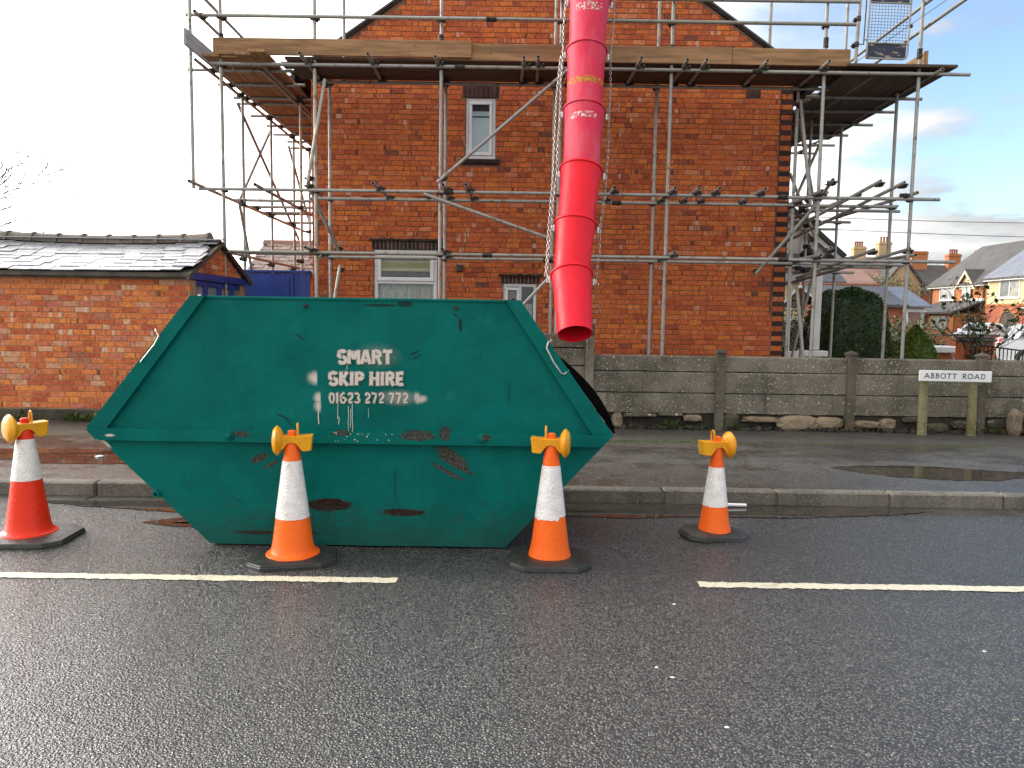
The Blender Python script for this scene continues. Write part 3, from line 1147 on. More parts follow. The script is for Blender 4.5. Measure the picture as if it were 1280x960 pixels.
def frame_rect(mb, x0, x1, z0, z1, w, y0, y1, b=.006):
    mb.bevbox(x0, x1, y0, y1, z0, z0 + w, b)
    mb.bevbox(x0, x1, y0, y1, z1 - w, z1, b)
    mb.bevbox(x0, x0 + w, y0 + .001, y1 - .001, z0 + w, z1 - w, b)
    mb.bevbox(x1 - w, x1, y0 + .001, y1 - .001, z0 + w, z1 - w, b)


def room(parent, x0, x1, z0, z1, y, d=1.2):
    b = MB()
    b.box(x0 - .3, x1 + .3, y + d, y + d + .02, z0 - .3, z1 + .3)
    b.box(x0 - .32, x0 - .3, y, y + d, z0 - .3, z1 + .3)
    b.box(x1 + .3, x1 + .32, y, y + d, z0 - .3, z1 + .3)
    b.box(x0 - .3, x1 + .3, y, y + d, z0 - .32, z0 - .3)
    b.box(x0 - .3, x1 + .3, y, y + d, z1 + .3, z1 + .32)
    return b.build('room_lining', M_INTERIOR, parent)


FY = HY + .035
# upper window: one frosted casement with a dark top light
x0, x1, z0, z1 = W_UP
b = MB()
frame_rect(b, x0 + .003, x1 - .003, z0 + .003, z1 - .003, .05, FY, FY + .07)
frame_rect(b, x0 + .055, x1 - .055, z0 + .055, z1 - .055, .048, FY - .018, FY + .05)
wd = b.build('window', M_UPVC, house)
wd['label'] = 'small white upper window with one frosted casement'
MB().box(x0 + .10, x1 - .10, FY + .02, FY + .03, z0 + .10, z1 - .29).build('pane', M_FROST, wd)
MB().box(x0 + .10, x1 - .10, FY + .02, FY + .03, z1 - .275, z1 - .20).build('pane', M_FROST, wd)
MB().box(x0 + .10, x1 - .10, FY + .015, FY + .035, z1 - .292, z1 - .272).box(x0 + .10, x1 - .10, FY + .022, FY + .032, z1 - .198, z1 - .10).build('glazing_bar', M_BLACK, wd)
MB().box((x0 + x1) / 2 - .02, (x0 + x1) / 2 + .02, FY - .032, FY - .018, z0 + .066, z0 + .084).build('handle', M_UPVC, wd)
room(house, x0, x1, z0, z1, HY + .245)
# left window: top light with cream blind, lower pane with lace
x0, x1, z0, z1 = W_L
b = MB()
frame_rect(b, x0 + .003, x1 - .003, z0 + .003, z1 - .003, .06, FY, FY + .07)
b.bevbox(x0 + .063, x1 - .063, FY + .001, FY + .069, 1.985, 2.045, .006)
frame_rect(b, x0 + .055, x1 - .055, 2.03, z1 - .10, .06, FY - .02, FY + .05)
b.bevbox(x0 + .003, x1 - .003, FY - .006, FY - .0005, z1 - .10, z1 - .02, .002)
wd = b.build('window', M_UPVC, house)
wd['label'] = 'large white window with cream blind above lace curtain'
MB().box(x0 + .11, x1 - .11, FY + .02, FY + .03, 2.085, z1 - .155).build('pane', M_GLASS, wd)
MB().box(x0 + .063, x1 - .063, FY + .03, FY + .04, z0 + .06, 1.985).build('pane', M_GLASS, wd)
bl = MB().box(x0 + .06, x1 - .06, FY + .055, FY + .06, 2.19, 2.5).build('roller_blind', M_BLIND, wd)
bt = MB()
n = 9
for i in range(n):
    a = x0 + .06 + (x1 - x0 - .12) * i / n
    if i % 2:
        bt.box(a, a + (x1 - x0 - .12) / n, FY + .054, FY + .061, 2.165, 2.19)
bt.box(x0 + .06, x1 - .06, FY + .053, FY + .062, 2.12, 2.158)
bt.build('blind_hem', M_BROWN, wd)
lc = MB()
n = 60
for i in range(n + 1):
    a = x0 + .04 + (x1 - x0 - .08) * i / n
    y = FY + .12 + .018 * math.sin(i * 1.25) + .008 * math.sin(i * .6)
    lc.v += [(a, y, z0), (a, y, 2.03)]
for i in range(n):
    lc.f.append((2 * i, 2 * i + 2, 2 * i + 3, 2 * i + 1))
    lc.sm.append(True)
lc.build('lace_curtain', M_LACE, wd)
cc = MB()
for i in range(13):
    a = -1.62 + .010 * i + .004 * math.sin(i * 2)
    cc.v += [(a, FY + .15 + .014 * math.sin(i * 1.7), z0), (a - .03 + .004 * i, FY + .10 + .01 * math.sin(i * 1.7), 2.02)]
for i in range(12):
    cc.f.append((2 * i, 2 * i + 2, 2 * i + 3, 2 * i + 1))
    cc.sm.append(True)
cc.build('curtain', M_CURTAIN, wd)
room(house, x0, x1, z0, z1, HY + .245)
# right window: narrow side light and main pane
x0, x1, z0, z1 = W_R
b = MB()
frame_rect(b, x0 + .003, x1 - .003, z0 + .003, z1 - .003, .05, FY, FY + .07)
b.bevbox(.085, .13, FY + .001, FY + .069, z0 + .053, z1 - .053, .006)
frame_rect(b, x0 + .035, .10, z0 + .035, z1 - .065, .045, FY - .018, FY + .05)
wd = b.build('window', M_UPVC, house)
wd['label'] = 'small white lower window with narrow side casement'
MB().box(x0 + .08, .056, FY + .02, FY + .03, z0 + .08, z1 - .11).build('pane', M_GLASS, wd)
MB().box(.13, x1 - .053, FY + .03, FY + .04, z0 + .053, z1 - .053).build('pane', M_GLASS, wd)
MB().box(.15, x1 - .07, FY + .16, FY + .17, z0, z0 + .30).build('net_curtain', M_LACE, wd)
MB().box(x0 + .10, .04, FY + .16, FY + .17, z0, z1 - .12).build('side_blind', M_CURTAIN, wd)
room(house, x0, x1, z0, z1, HY + .245)
# roof with dark verge, gutters
th = math.atan(SLOPE)
for s in (-1, 1):
    b = MB()
    ex = HX0 - .30 if s < 0 else HX1 + .30
    ez = APZ - abs(ex - APX) * SLOPE
    n_ = (math.sin(th) * s, math.cos(th))
    p0, p1 = (APX, APZ), (ex, ez)
    poly = [p0, p1, (p1[0] + n_[0] * .028, p1[1] + n_[1] * .028), (p0[0], p0[1] + .028 / math.cos(th))]
    b.prism(poly, HY - .05, 21.2)
    b.build('roof', M_SLATE_DARK, house, fix=True)
    b = MB()
    poly = [(APX, APZ - .008), (ex, ez - .008), (ex - n_[0] * .03, ez - n_[1] * .03), (APX, APZ - .03 / math.cos(th))]
    b.prism(poly, HY - .035, HY + .05)
    b.build('verge', M_RUBBLE, house, fix=True)
    b = MB().box(ex - .06, ex + .06, HY - .05, 21.1, ez - .12, ez - .02)
    b.build('roof_gutter', M_BLACK, house)

# ================================================================== GARAGE AT LEFT
GX1 = -4.06
garage = thing('brick_garage', 'low brick garage with wet slate roof and sagging ridge, left of the house', 'garage', (-6, 10.7, 0))
gbk = lay_bricks(-7.6, GX1, .255, 1.925, .2, .0715, .0085, [], None, 5)
place_bricks(garage, gbk, WALL_Y, M_BRICK2, .2, .0715, .0085, lambda r: -(r[0] + r[1]) / 2 - (r[2] * .3) if (r[0] + r[1]) / 2 > -6.6 else 99)
g = MB()
g.box(-7.6, GX1 - .002, WALL_Y + .007, WALL_Y + .2, .1, 1.93)
g.box(-7.6, -7.4, WALL_Y + .2, 11.7, .1, 1.93)
g.box(-7.4, GX1 - .002, 11.5, 11.7, .1, 1.93)
g.build('wall', M_MORTAR2, garage)
# mossy plinth of rough blocks
x = -7.6
while x < GX1 - .01:
    w = min(RND.uniform(.5, 1.3), GX1 - x)
    b = MB().bevbox(x + .006, x + w - .006, WALL_Y - .035 - RND.uniform(0, .02), WALL_Y + .1, .06, .245 - RND.uniform(0, .012), .014)
    b.build('plinth_block', M_PLINTH, garage)
    x += w


def sag(x):
    return -.055 * math.sin(math.pi * min(max((x + 7.3) / 3.3, 0), 1))


EY, EZ, RY, RZ = WALL_Y - .10, 1.995, 10.72, 2.455
sl = math.atan2(RZ - EZ, RY - EY)
me_sl = []
for wv in (.27, .24, .30, .255):
    b = MB()
    b.bevbox(-wv / 2, wv / 2, 0, .30, -.007, .007, .003)
    me_sl.append((b.mesh('slate', M_SLATE), wv))
roof = MB()
for i in range(14):
    xa, xb = -7.6 + 3.54 * i / 14, -7.6 + 3.54 * (i + 1) / 14
    for (ya, za, yb, zb) in ((EY + .02, EZ - .03, RY, RZ - .035), (RY, RZ - .035, 2 * RY - EY - .02, EZ - .03)):
        roof.add([(xa, ya, za + sag(xa) * .5), (xb, ya, za + sag(xb) * .5), (xb, yb, zb + sag(xb)), (xa, yb, zb + sag(xa))], [(0, 1, 2, 3)])
roofo = roof.build('roof', M_DARK, garage)
rows = 9
for rrow in range(rows):
    f = rrow / rows
    x = -7.62 + (.13 if rrow % 2 else 0)
    while x < GX1 + .0:
        me, wv = me_sl[RND.randrange(4)]
        if x + wv > GX1 + .08:
            break
        cx = x + wv / 2
        y = EY - .03 + (RY - EY) * f
        z = EZ + .004 + (RZ - EZ) * f + sag(cx) * (.4 + .6 * f) + RND.uniform(0, .010)
        link('slate', me, roofo, (cx, y, z + .010), (sl - R(3.2) + R(RND.uniform(-1.2, 1.0)), R(RND.uniform(-.5, .5)), R(RND.uniform(-.8, .8))))
        x += wv + RND.uniform(.002, .007)
rs = MB()
for rrow in range(rows):
    f = rrow / rows
    y = 2 * RY - EY + .03 - (RY - EY) * f
    z = EZ + (RZ - EZ) * f
    rs.box(-7.6, GX1 + .06, -.30, 0, -.006, .006, Matrix.Translation((0, y, z - .03)) @ Matrix.Rotation(-sl + R(1.6), 4, 'X'))
rs.build('rear_slates', M_SLATE, roofo, kind='stuff')
# half-round ridge tiles with raised collars
rt = MB()
prof = []
for k in range(9):
    a = math.pi * k / 8
    prof.append((math.cos(a) * .115, math.sin(a) * .115))
rt.prism(prof + [(-.10, -.005), (0, .055), (.10, -.005)], -.168, .168, 'X')
prof2 = [(p[0] * 1.14, p[1] * 1.16) for p in prof]
rt.prism(prof2 + [(-.12, -.006), (0, .05), (.12, -.006)], .140, .178, 'X')
me_rt = rt.mesh('ridge_tile', M_RIDGE)
fix_normals(me_rt)
x = -7.45
while x < GX1 - .05:
    o = link('ridge_tile', me_rt, roofo, (x, RY, RZ + .012 + sag(x)), (0, -math.atan2(sag(x + .1) - sag(x - .1), .2) + R(RND.uniform(-1, 1)), R(RND.uniform(-1.5, 1.5))))
    x += .344
MB().bevbox(-7.6, GX1 + .02, EY - .005, EY + .02, EZ - .075, EZ - .018, .004).box(-7.6, GX1, EY + .02, WALL_Y + .05, EZ - .085, EZ - .075).build('fascia', M_DARK, garage)
# gable end facing the house: brick triangle, barge board, blue doors below
gy0, gy1 = WALL_Y + .05, 11.74
gm = RY
b = MB()
b.prism([(gy0, 1.995), (gy1 - .04, 1.995), (gm, RZ - .05)], GX1 - .10, GX1 - .012, 'X')
b.build('gable_wall', M_MORTAR2, garage, fix=True)
gb = MB()
z = 2.0
k = 0
while z < RZ - .1:
    f = (RZ - .07 - (z + .06)) / (RZ - .07 - 1.995)
    ya, yb = gm - (gm - gy0) * f, gm + (gy1 - gm) * f
    y = gy0 - (.1 if k % 2 else 0)
    while y < yb:
        a, c = max(y, ya), min(y + .19, yb)
        if c - a > .03:
            gb.bevbox(GX1 - .06, GX1 - RND.uniform(.002, .006), a, c, z, z + .062, .003)
        y += .2
    z += .0715
    k += 1
gb.build('gable_brickwork', M_BRICK2, garage, kind='stuff')
for (ya, za, yb, zb) in ((EY - .02, EZ - .05, RY, RZ - .0), (2 * RY - EY + .02, EZ - .05, RY, RZ - .0)):
    b = MB()
    b.prism([(ya, za - .045), (yb, zb - .05), (yb, zb + .0), (ya, za + .01)], GX1 + .012, GX1 + .055, 'X')
    b.build('barge_board', M_DARK, garage, fix=True)
MB().bevbox(GX1 - .06, GX1 + .03, WALL_Y + .01, gy1, 1.90, 1.995, .006).build('door_header', M_BLUE, garage)
nd = 4
for i in range(nd):
    ya = WALL_Y + .06 + (gy1 - WALL_Y - .12) * i / nd
    yb = WALL_Y + .06 + (gy1 - WALL_Y - .12) * (i + 1) / nd
    b = MB()
    b.box(GX1 - .06, GX1 - .015, ya + .004, yb - .004, .12, 1.55)
    b.bevbox(GX1 - .055, GX1 - .005, ya + .004, ya + .07, 1.55, 1.898, .004)
    b.bevbox(GX1 - .055, GX1 - .005, yb - .07, yb - .004, 1.55, 1.898, .004)
    b.bevbox(GX1 - .054, GX1 - .006, ya + .07, yb - .07, 1.83, 1.898, .004)
    d = b.build('door', M_BLUE, garage)
    MB().box(GX1 - .04, GX1 - .03, ya + .07, yb - .07, 1.55, 1.83).build('pane', M_FARGLASS, d)

# ------------------------------------------------------------------ blue board fence between garage and house
bf = thing('blue_gate', 'tall royal blue boarded gate and fence beside the house corner', 'gate', (-3.7, 12.2, 0))
x = -4.32
while x < -3.21:
    w = .105
    zt = 2.125 if x > -4.25 else 2.13
    MB().bevbox(x + .002, min(x + w - .003, HX0 - .012), 12.19, 12.215, .1, zt, .004).build('board', M_BLUE, bf)
    x += w
MB().bevbox(-4.36, HX0 - .004, 12.165, 12.245, 2.13, 2.165, .006).build('top_rail', M_BLUE, bf)
MB().bevbox(-4.20, -3.52, 12.168, 12.189, .15, 2.06, .004).build('door', M_BLUE, bf)
MB().bevbox(-3.50, -3.46, 12.160, 12.189, .15, 2.12, .006).build('post', M_BLUE, bf)

# ------------------------------------------------------------------ outhouse roof behind
oh = thing('outhouse', 'small outhouse with weathered pink clay tile roof behind the blue gate', 'outhouse', (-4.3, 17, 0))
MB().box(-5.35, -3.3, 15.9, 18, .05, 2.36).build('wall', M_BRICK2, oh)
orf = MB().prism([(15.75, 2.30), (17.0, 3.0), (18.15, 2.30), (18.15, 2.24), (17.0, 2.94), (15.75, 2.24)], -5.46, -3.3, 'X').build('roof', M_DARK, oh, fix=True)
tm = MB().bevbox(-.105, .105, -.02, .19, -.007, .007, .003).mesh('roof_tile', simple('clay_tile', (.29, .215, .19), .55, 0, (.15, .11, .10), 6))
osl = math.atan2(.7, 1.25)
for rrow in range(8):
    f = rrow / 8
    n = 10
    for i in range(n):
        x = -5.34 + .212 * i + (.10 if rrow % 2 else 0)
        if x > -3.35:
            continue
        link('roof_tile', tm, orf, (x, 15.73 + 1.25 * f, 2.318 + .7 * f + RND.uniform(0, .012)), (osl - R(3), R(RND.uniform(-2, 2)), 0))
rm = MB().prism([(-.11, -.03), (-.07, .055), (0, .085), (.07, .055), (.11, -.03)], -.20, .20, 'X').mesh('ridge_tile', M_PINKTILE)
fix_normals(rm)
for i in range(6):
    link('ridge_tile', rm, orf, (-5.26 + .41 * i, 17.0, 3.0))

# ================================================================== CONCRETE BOUNDARY WALL
bw = thing('boundary_wall', 'low lichen spotted concrete panel wall with square posts along the pavement', 'wall', (2.5, WALL_Y, 0))
PX = [.975, 2.63, 4.285, 5.935, 7.59, 9.24]
P_BACK = WALL_Y + .03
pm = MB()
pm.bevbox(-.052, .052, -.06, .07, .02, 1.072, .010)
pm.add([(-.062, -.07, 1.072), (.062, -.07, 1.072), (.062, .08, 1.072), (-.062, .08, 1.072), (-.058, -.066, 1.095), (.058, -.066, 1.095), (.058, .076, 1.095), (-.058, .076, 1.095), (0, .005, 1.128)],
       [(3, 2, 1, 0), (0, 1, 5, 4), (1, 2, 6, 5), (2, 3, 7, 6), (3, 0, 4, 7), (4, 5, 8), (5, 6, 8), (6, 7, 8), (7, 4, 8)])
me_post = pm.mesh('post', M_POST)
for i, x in enumerate(PX):
    if i == 0:
        continue
    link('post', me_post, bw, (x, WALL_Y - .005, 0), (R(RND.uniform(-.5, .5)), R(RND.uniform(-.4, .4)), 0))


def panel(x0, x1, z0, z1, parent, mt=M_PANEL, y=None):
    """precast panel: chamfered top, slightly weathered bottom edge"""
    r = RND
    w = x1 - x0
    y = (y or P_BACK) + r.uniform(-.006, .006)
    n = 14
    b = MB()
    for i in range(n + 1):
        a = -w / 2 + w * i / n
        d1, d2 = r.uniform(-.003, .003), r.uniform(-.004, .004)
        b.v += [(a, -.022, z0 - z0 + .006 + d2), (a, -.022, z1 - z0 - .022 + d1), (a, -.010, z1 - z0 - .006 + d1), (a, .025, z1 - z0 - .004), (a, .025, .004)]
    for i in range(n):
        for k in range(5):
            p, q = i * 5 + k, i * 5 + (k + 1) % 5
            b.f.append((p, p + 5, q + 5, q))
            b.sm.append(False)
    b.f += [tuple(range(5)), tuple(range(n * 5 + 4, n * 5 - 1, -1))]
    b.sm += [False, False]
    me = b.mesh('panel', mt)
    fix_normals(me)
    return link('panel', me, parent, ((x0 + x1) / 2, y, z0), (R(r.uniform(-.4, .4)), R(r.uniform(-.12, .12)), 0))


for i in range(len(PX) - 1):
    for (z0, z1) in ((.298, .560), (.562, .830), (.832, 1.035)):
        panel(PX[i] + .03, PX[i + 1] - .03, z0, z1, bw)
MB().box(1.03, 9.2, P_BACK + .028, P_BACK + .045, .30, 1.02).build('backing', M_RUBBLE, bw)
# broken footing: dark hollow with a few surviving stones and slabs under the panels
MB().box(1.0, 10.0, WALL_Y + .045, WALL_Y + .12, .0, .30).build('footing', M_RUBBLE, bw)


def rough_stone(x, y, z, sx, sy, sz, mt, parent, name='stone', seed=0):
    r = random.Random(seed)
    bm = bmesh.new()
    bmesh.ops.create_icosphere(bm, subdivisions=2, radius=1)
    for v in bm.verts:
        c = v.co
        m = max(abs(c.x), abs(c.y), abs(c.z))
        k = .65 / m + .35
        v.co = Vector((c.x * k * sx / 2, c.y * k * sy / 2, c.z * k * sz / 2)) * r.uniform(.88, 1.1)
    me = bpy.data.meshes.new(name)
    bm.to_mesh(me)
    bm.free()
    me.materials.append(mt)
    return link(name, me, parent, (x, y, z))


k = 0
for (x, sx, z, sz, mt) in ((1.34, .14, .19, .22, M_STONE), (1.62, .42, .275, .05, M_PANEL), (2.30, .24, .24, .09, M_STONE), (2.02, .30, .285, .04, M_PANEL), (2.78, .20, .20, .22, M_PLINTH),
                          (3.16, .46, .235, .075, M_STONE), (3.62, .50, .19, .20, M_STONE), (4.02, .40, .20, .17, M_STONE), (4.50, .36, .19, .10, M_STONE), (4.78, .22, .20, .15, M_STONE),
                          (5.10, .28, .26, .07, M_PLINTH), (5.40, .30, .16, .12, M_PLINTH), (5.72, .24, .20, .12, M_PLINTH), (6.2, .40, .2, .18, M_PLINTH), (6.75, .5, .2, .18, M_STONE), (7.4, .5, .2, .18, M_PLINTH)):
    rough_stone(x, WALL_Y + .02, z, sx, .16, sz, mt, bw, 'stone', k)
    k += 1
rb = MB()
for i in range(260):
    x = RND.uniform(1.0, 7.5)
    s = RND.uniform(.012, .035)
    rb.box(-s, s, -s, s, -s * .6, s * .6, Matrix.Translation((x, WALL_Y - RND.uniform(-.02, .10), PAVE_Z + s * .4 + RND.uniform(0, .01))) @ Euler((RND.uniform(0, 3), RND.uniform(0, 3), RND.uniform(0, 3))).to_matrix().to_4x4())
o = rb.build('rubble', M_RUBBLE, None, kind='stuff')
tag(o, 'dark crumbled rubble strewn along the foot of the concrete wall', 'rubble')
# taller run of the wall behind the skip
tw = thing('tall_wall', 'taller four panel concrete wall behind the green skip with pale post', 'wall', (-1.5, WALL_Y, 0))
TX = [-4.0, -2.34, -.68, .975]
for i in range(3):
    MB().box(TX[i] + .06, TX[i + 1] - .06, P_BACK + .028, P_BACK + .045, .12, 1.28).build('backing', M_RUBBLE, tw)
    for (z0, z1) in ((.10, .395), (.397, .662), (.664, .888), (.89, 1.11), (1.112, 1.295)):
        panel(TX[i] + .03, TX[i + 1] - .04, z0, z1, tw)
for x in TX[1:3]:
    MB().bevbox(x - .05, x + .05, WALL_Y - .06, WALL_Y + .07, .02, 1.34, .010).build('post', M_POST, tw)
b = MB().bevbox(.928, 1.024, WALL_Y - .065, WALL_Y + .075, .02, 1.255, .010)
o = b.build('post', M_PANEL_PALE, tw)
o['label'] = 'pale post at the end of the taller wall'
MB().bevbox(.90, 1.04, WALL_Y + .075, WALL_Y + .16, 1.12, 1.42, .012).build('post_stub', M_POST, tw)
# leaning pale slab at the pale post foot
MB().bevbox(1.03, 1.19, WALL_Y - .005, WALL_Y + .009, .16, .545, .004).build('patch', M_PANEL_PALE, bw)

# ================================================================== LETTERING (stroke built)


def ribbon(mb, pts, w, y, close=False):
    """flat mitred ribbon in the XZ plane at depth y"""
    P = [Vector((p[0], p[1])) for p in pts]
    n = len(P)
    L = []
    for i, p in enumerate(P):
        a = P[i - 1] if (i > 0 or close) else None
        c = P[(i + 1) % n] if (i < n - 1 or close) else None
        d1 = (p - a).normalized() if a is not None else None
        d2 = (c - p).normalized() if c is not None else None
        if d1 is None:
            d1 = d2
        if d2 is None:
            d2 = d1
        nn = Vector((-(d1.y + d2.y), d1.x + d2.x))
        if nn.length < 1e-6:
            nn = Vector((-d1.y, d1.x))
        nn.normalize()
        k = max(nn.dot(Vector((-d1.y, d1.x))), .5)
        L.append((p + nn * (w / 2 / k), p - nn * (w / 2 / k)))
    b = len(mb.v)
    for a, c in L:
        mb.v += [(a.x, y, a.y), (c.x, y, c.y)]
    m = n if close else n - 1
    for i in range(m):
        j = (i + 1) % n
        mb.f.append((b + 2 * i, b + 2 * i + 1, b + 2 * j + 1, b + 2 * j))
        mb.sm.append(False)


def arc(cx, cz, rx, rz, a0, a1, n=9):
    return [(cx + rx * math.cos(R(a0 + (a1 - a0) * i / n)), cz + rz * math.sin(R(a0 + (a1 - a0) * i / n))) for i in range(n + 1)]


# stencil capitals and figures with bridges, unit cell 0..1
STENCIL = {
    'S': [arc(.5, .74, .34, .19, 20, 172) + arc(.42, .60, .26, .10, 190, 268, 3), arc(.55, .40, .28, .10, 92, 10, 3) + arc(.5, .27, .36, .20, 0, -160)],
    'M': [[(.12, .0), (.12, 1)], [(.30, .92), (.46, .35)], [(.54, .35), (.70, .92)], [(.88, 0), (.88, 1)]],
    'A': [[(.10, 0), (.44, 1.0)], [(.56, 1.0), (.90, 0)], [(.38, .26), (.62, .26)]],
    'R': [[(.18, 0), (.18, 1)], [(.36, .92)] + arc(.5, .73, .30, .19, 88, -88) + [(.36, .54)], [(.56, .44), (.86, 0)]],
    'T': [[(.06, .91), (.36, .91)], [(.5, 0), (.5, 1)], [(.64, .91), (.94, .91)]],
    'K': [[(.18, 0), (.18, 1)], [(.40, .52), (.82, 1.0)], [(.40, .46), (.86, 0)]],
    'I': [[(.5, 0), (.5, 1)]],
    'P': [[(.18, 0), (.18, 1)], [(.38, .91)] + arc(.5, .70, .32, .21, 88, -88) + [(.38, .49)]],
    'H': [[(.16, 0), (.16, 1)], [(.34, .5), (.66, .5)], [(.84, 0), (.84, 1)]],
    'E': [[(.2, 0), (.2, 1)], [(.36, .91), (.86, .91)], [(.36, .5), (.76, .5)], [(.36, .09), (.86, .09)]],
    '0': [arc(.5, .5, .34, .44, 100, 260), arc(.5, .5, .34, .44, 80, -80)],
    '1': [[(.5, 0), (.5, 1)], [(.26, .80), (.38, .88)]],
    '2': [arc(.5, .70, .34, .24, 165, -25) + [(.30, .22)], [(.16, .08), (.86, .08)]],
    '3': [arc(.46, .73, .33, .21, 150, -70), arc(.46, .27, .36, .22, 70, -150)],
    '6': [arc(.56, .52, .40, .42, 62, 170) + arc(.5, .29, .34, .24, 175, 520, 16)],
    '7': [[(.12, .91), (.86, .91)], [(.80, .78), (.40, 0)]],
}
SERIF = {
    'A': ([[(.08, .02), (.5, 1)], [(.5, 1), (.92, .02)], [(.26, .36), (.74, .36)]], [(.08, 0), (.92, 0)]),
    'B': ([[(.2, 0), (.2, 1)], [(.2, .97)] + arc(.5, .755, .28, .215, 90, -90) + [(.2, .54)], [(.2, .53)] + arc(.52, .28, .33, .25, 90, -90) + [(.2, .03)]], [(.14, 0), (.14, 1)]),
    'O': ([arc(.5, .5, .44, .48, 0, 360, 20)], []),
    'T': ([[(.5, 0), (.5, .97)], [(.06, .97), (.94, .97)], [(.06, .97), (.06, .84)], [(.94, .97), (.94, .84)]], [(.5, 0)]),
    'R': ([[(.2, 0), (.2, 1)], [(.2, .97)] + arc(.5, .74, .30, .23, 90, -90) + [(.2, .51)], [(.5, .50), (.92, .0)]], [(.2, 0), (.14, 1), (.92, 0)]),
    'D': ([[(.2, 0), (.2, 1)], [(.2, .97)] + arc(.42, .5, .46, .47, 90, -90, 12) + [(.2, .03)]], [(.14, 0), (.14, 1)]),
}


def stencil_text(mb, text, x0, z0, widths, h, w, y, gap, grow=0., tilt=0.):
    x = x0
    r = random.Random(len(text))
    k = 0
    for ch in text:
        if ch == ' ':
            x += widths.get(' ', .05)
            continue
        cw = widths.get(ch, widths['*'])
        for st in STENCIL[ch]:
            pts = [(x + p[0] * cw + r.uniform(-.0012, .0012), z0 + tilt * (x - x0) + p[1] * h + r.uniform(-.0015, .0015)) for p in st]
            if grow:
                d0 = (Vector(pts[0]) - Vector(pts[1])).normalized() * grow / 2
                d1 = (Vector(pts[-1]) - Vector(pts[-2])).normalized() * grow / 2
                pts[0] = tuple(Vector(pts[0]) + d0)
                pts[-1] = tuple(Vector(pts[-1]) + d1)
            ribbon(mb, pts, w + grow, y - k * .00004)
            k += 1
        x += cw + gap
    return x


# ================================================================== SKIP
SY, SB = 4.85, 6.02
skip = thing('waste_skip', 'green waste skip with stencilled lettering standing in the road', 'skip', (-1.0, 5.45, 0))
TL, TR, ML, MR, BL, BR = (-2.015, 1.60), (.045, 1.60), (-2.69, .745), (.645, .745), (-1.93, .012), (-.03, .012)
th_ = .008
hexa = [BL, BR, (MR[0] - .01, MR[1] - .03), TR, TL, (ML[0] + .01, ML[1] - .03)]
hexa = [BL, BR, MR, TR, TL, ML]


def dented_panel(poly, y, sgn):
    """side plate as a fine grid clipped to the hexagon, gently dished"""
    b = MB()
    nx, nz = 44, 22
    r = random.Random(3)

    def edges(z):
        if z <= ML[1]:
            f = (z - BL[1]) / (ML[1] - BL[1])
            return BL[0] + (ML[0] - BL[0]) * f, BR[0] + (MR[0] - BR[0]) * f
        f = (z - ML[1]) / (TL[1] - ML[1])
        return ML[0] + (TL[0] - ML[0]) * f, MR[0] + (TR[0] - MR[0]) * f
    zs = sorted(set([BL[1] + (TL[1] - BL[1]) * j / nz for j in range(nz + 1)] + [ML[1]]))
    for z in zs:
        a, c = edges(z)
        for i in range(nx + 1):
            x = a + (c - a) * i / nx
            env = math.sin(math.pi * i / nx) * min(1, abs(z - ML[1]) * 5) * min(1, (TL[1] - z) * 6 + .15)
            d = .006 * env * math.sin(x * 3.1 + z * 2) + .005 * env * math.sin(x * 7.3 - z * 5 + 1)
            b.v.append((x, y + sgn * (-.004 - d), z))
    m = len(zs)
    for j in range(m - 1):
        for i in range(nx):
            p = j * (nx + 1) + i
            q = (p, p + 1, p + nx + 2, p + nx + 1)
            b.f.append(q if sgn > 0 else q[::-1])
            b.sm.append(True)
    return b


dented_panel(hexa, SY, 1).build('side_plate', M_SKIP, skip)
dented_panel(hexa, SB, -1).build('side_plate', M_SKIP, skip)
b = MB()


def plate(b, p, q, y0, y1, t=.008, mt=None):
    d = Vector((q[0] - p[0], q[1] - p[1])).normalized()
    n = Vector((-d.y, d.x)) * t
    b.prism([p, q, (q[0] + n.x, q[1] + n.y), (p[0] + n.x, p[1] + n.y)], y0, y1)


for (p, q) in ((TL, ML), (ML, BL), (BL, BR), (BR, MR), (MR, TR)):
    plate(b, p, q, SY + .004, SB - .004)
b.build('end_plates', M_SKIP, skip, fix=True)
# inner faces seen from above
b = MB()
b.prism([(q[0] * .985 - .008, q[1] + .01 if q[1] < .5 else q[1] - .004) for q in hexa], SY + .012, SY + .016)
b.build('lining', M_RUBBLE, skip, fix=True)
# mid rail, folded top rim and slanted corner flanges stand proud of the side plate
for (yy, s) in ((SY, -1), (SB, 1)):
    ya, yb = (yy - .055, yy) if s < 0 else (yy, yy + .055)
    b = MB()
    b.prism([(ML[0] + .002, .757), (MR[0] - .002, .757), (MR[0] - .075, .683), (ML[0] + .07, .683)], ya, yb)
    b.build('mid_rail', M_SKIP, skip, fix=True)
    yc, yd = (yy - .034, yy) if s < 0 else (yy, yy + .034)
    for (t, m, iw) in ((TL, ML, .13), (TR, MR, -.13)):
        b = MB()
        zt = TL[1] - .002
        b.prism([(m[0], .758), (m[0] + iw, .758), (t[0] + iw * .72, zt), (t[0], zt)], yc, yd)
        b.build('corner_flange', M_SKIP, skip, fix=True)
    b = MB()
    b.bevbox(TL[0] + .095, TR[0] - .095, yy - .012 if s < 0 else yy - .004, yy + .004 if s < 0 else yy + .012, TL[1] - .018, TL[1], .003)
    b.build('top_rim', M_SKIP, skip)
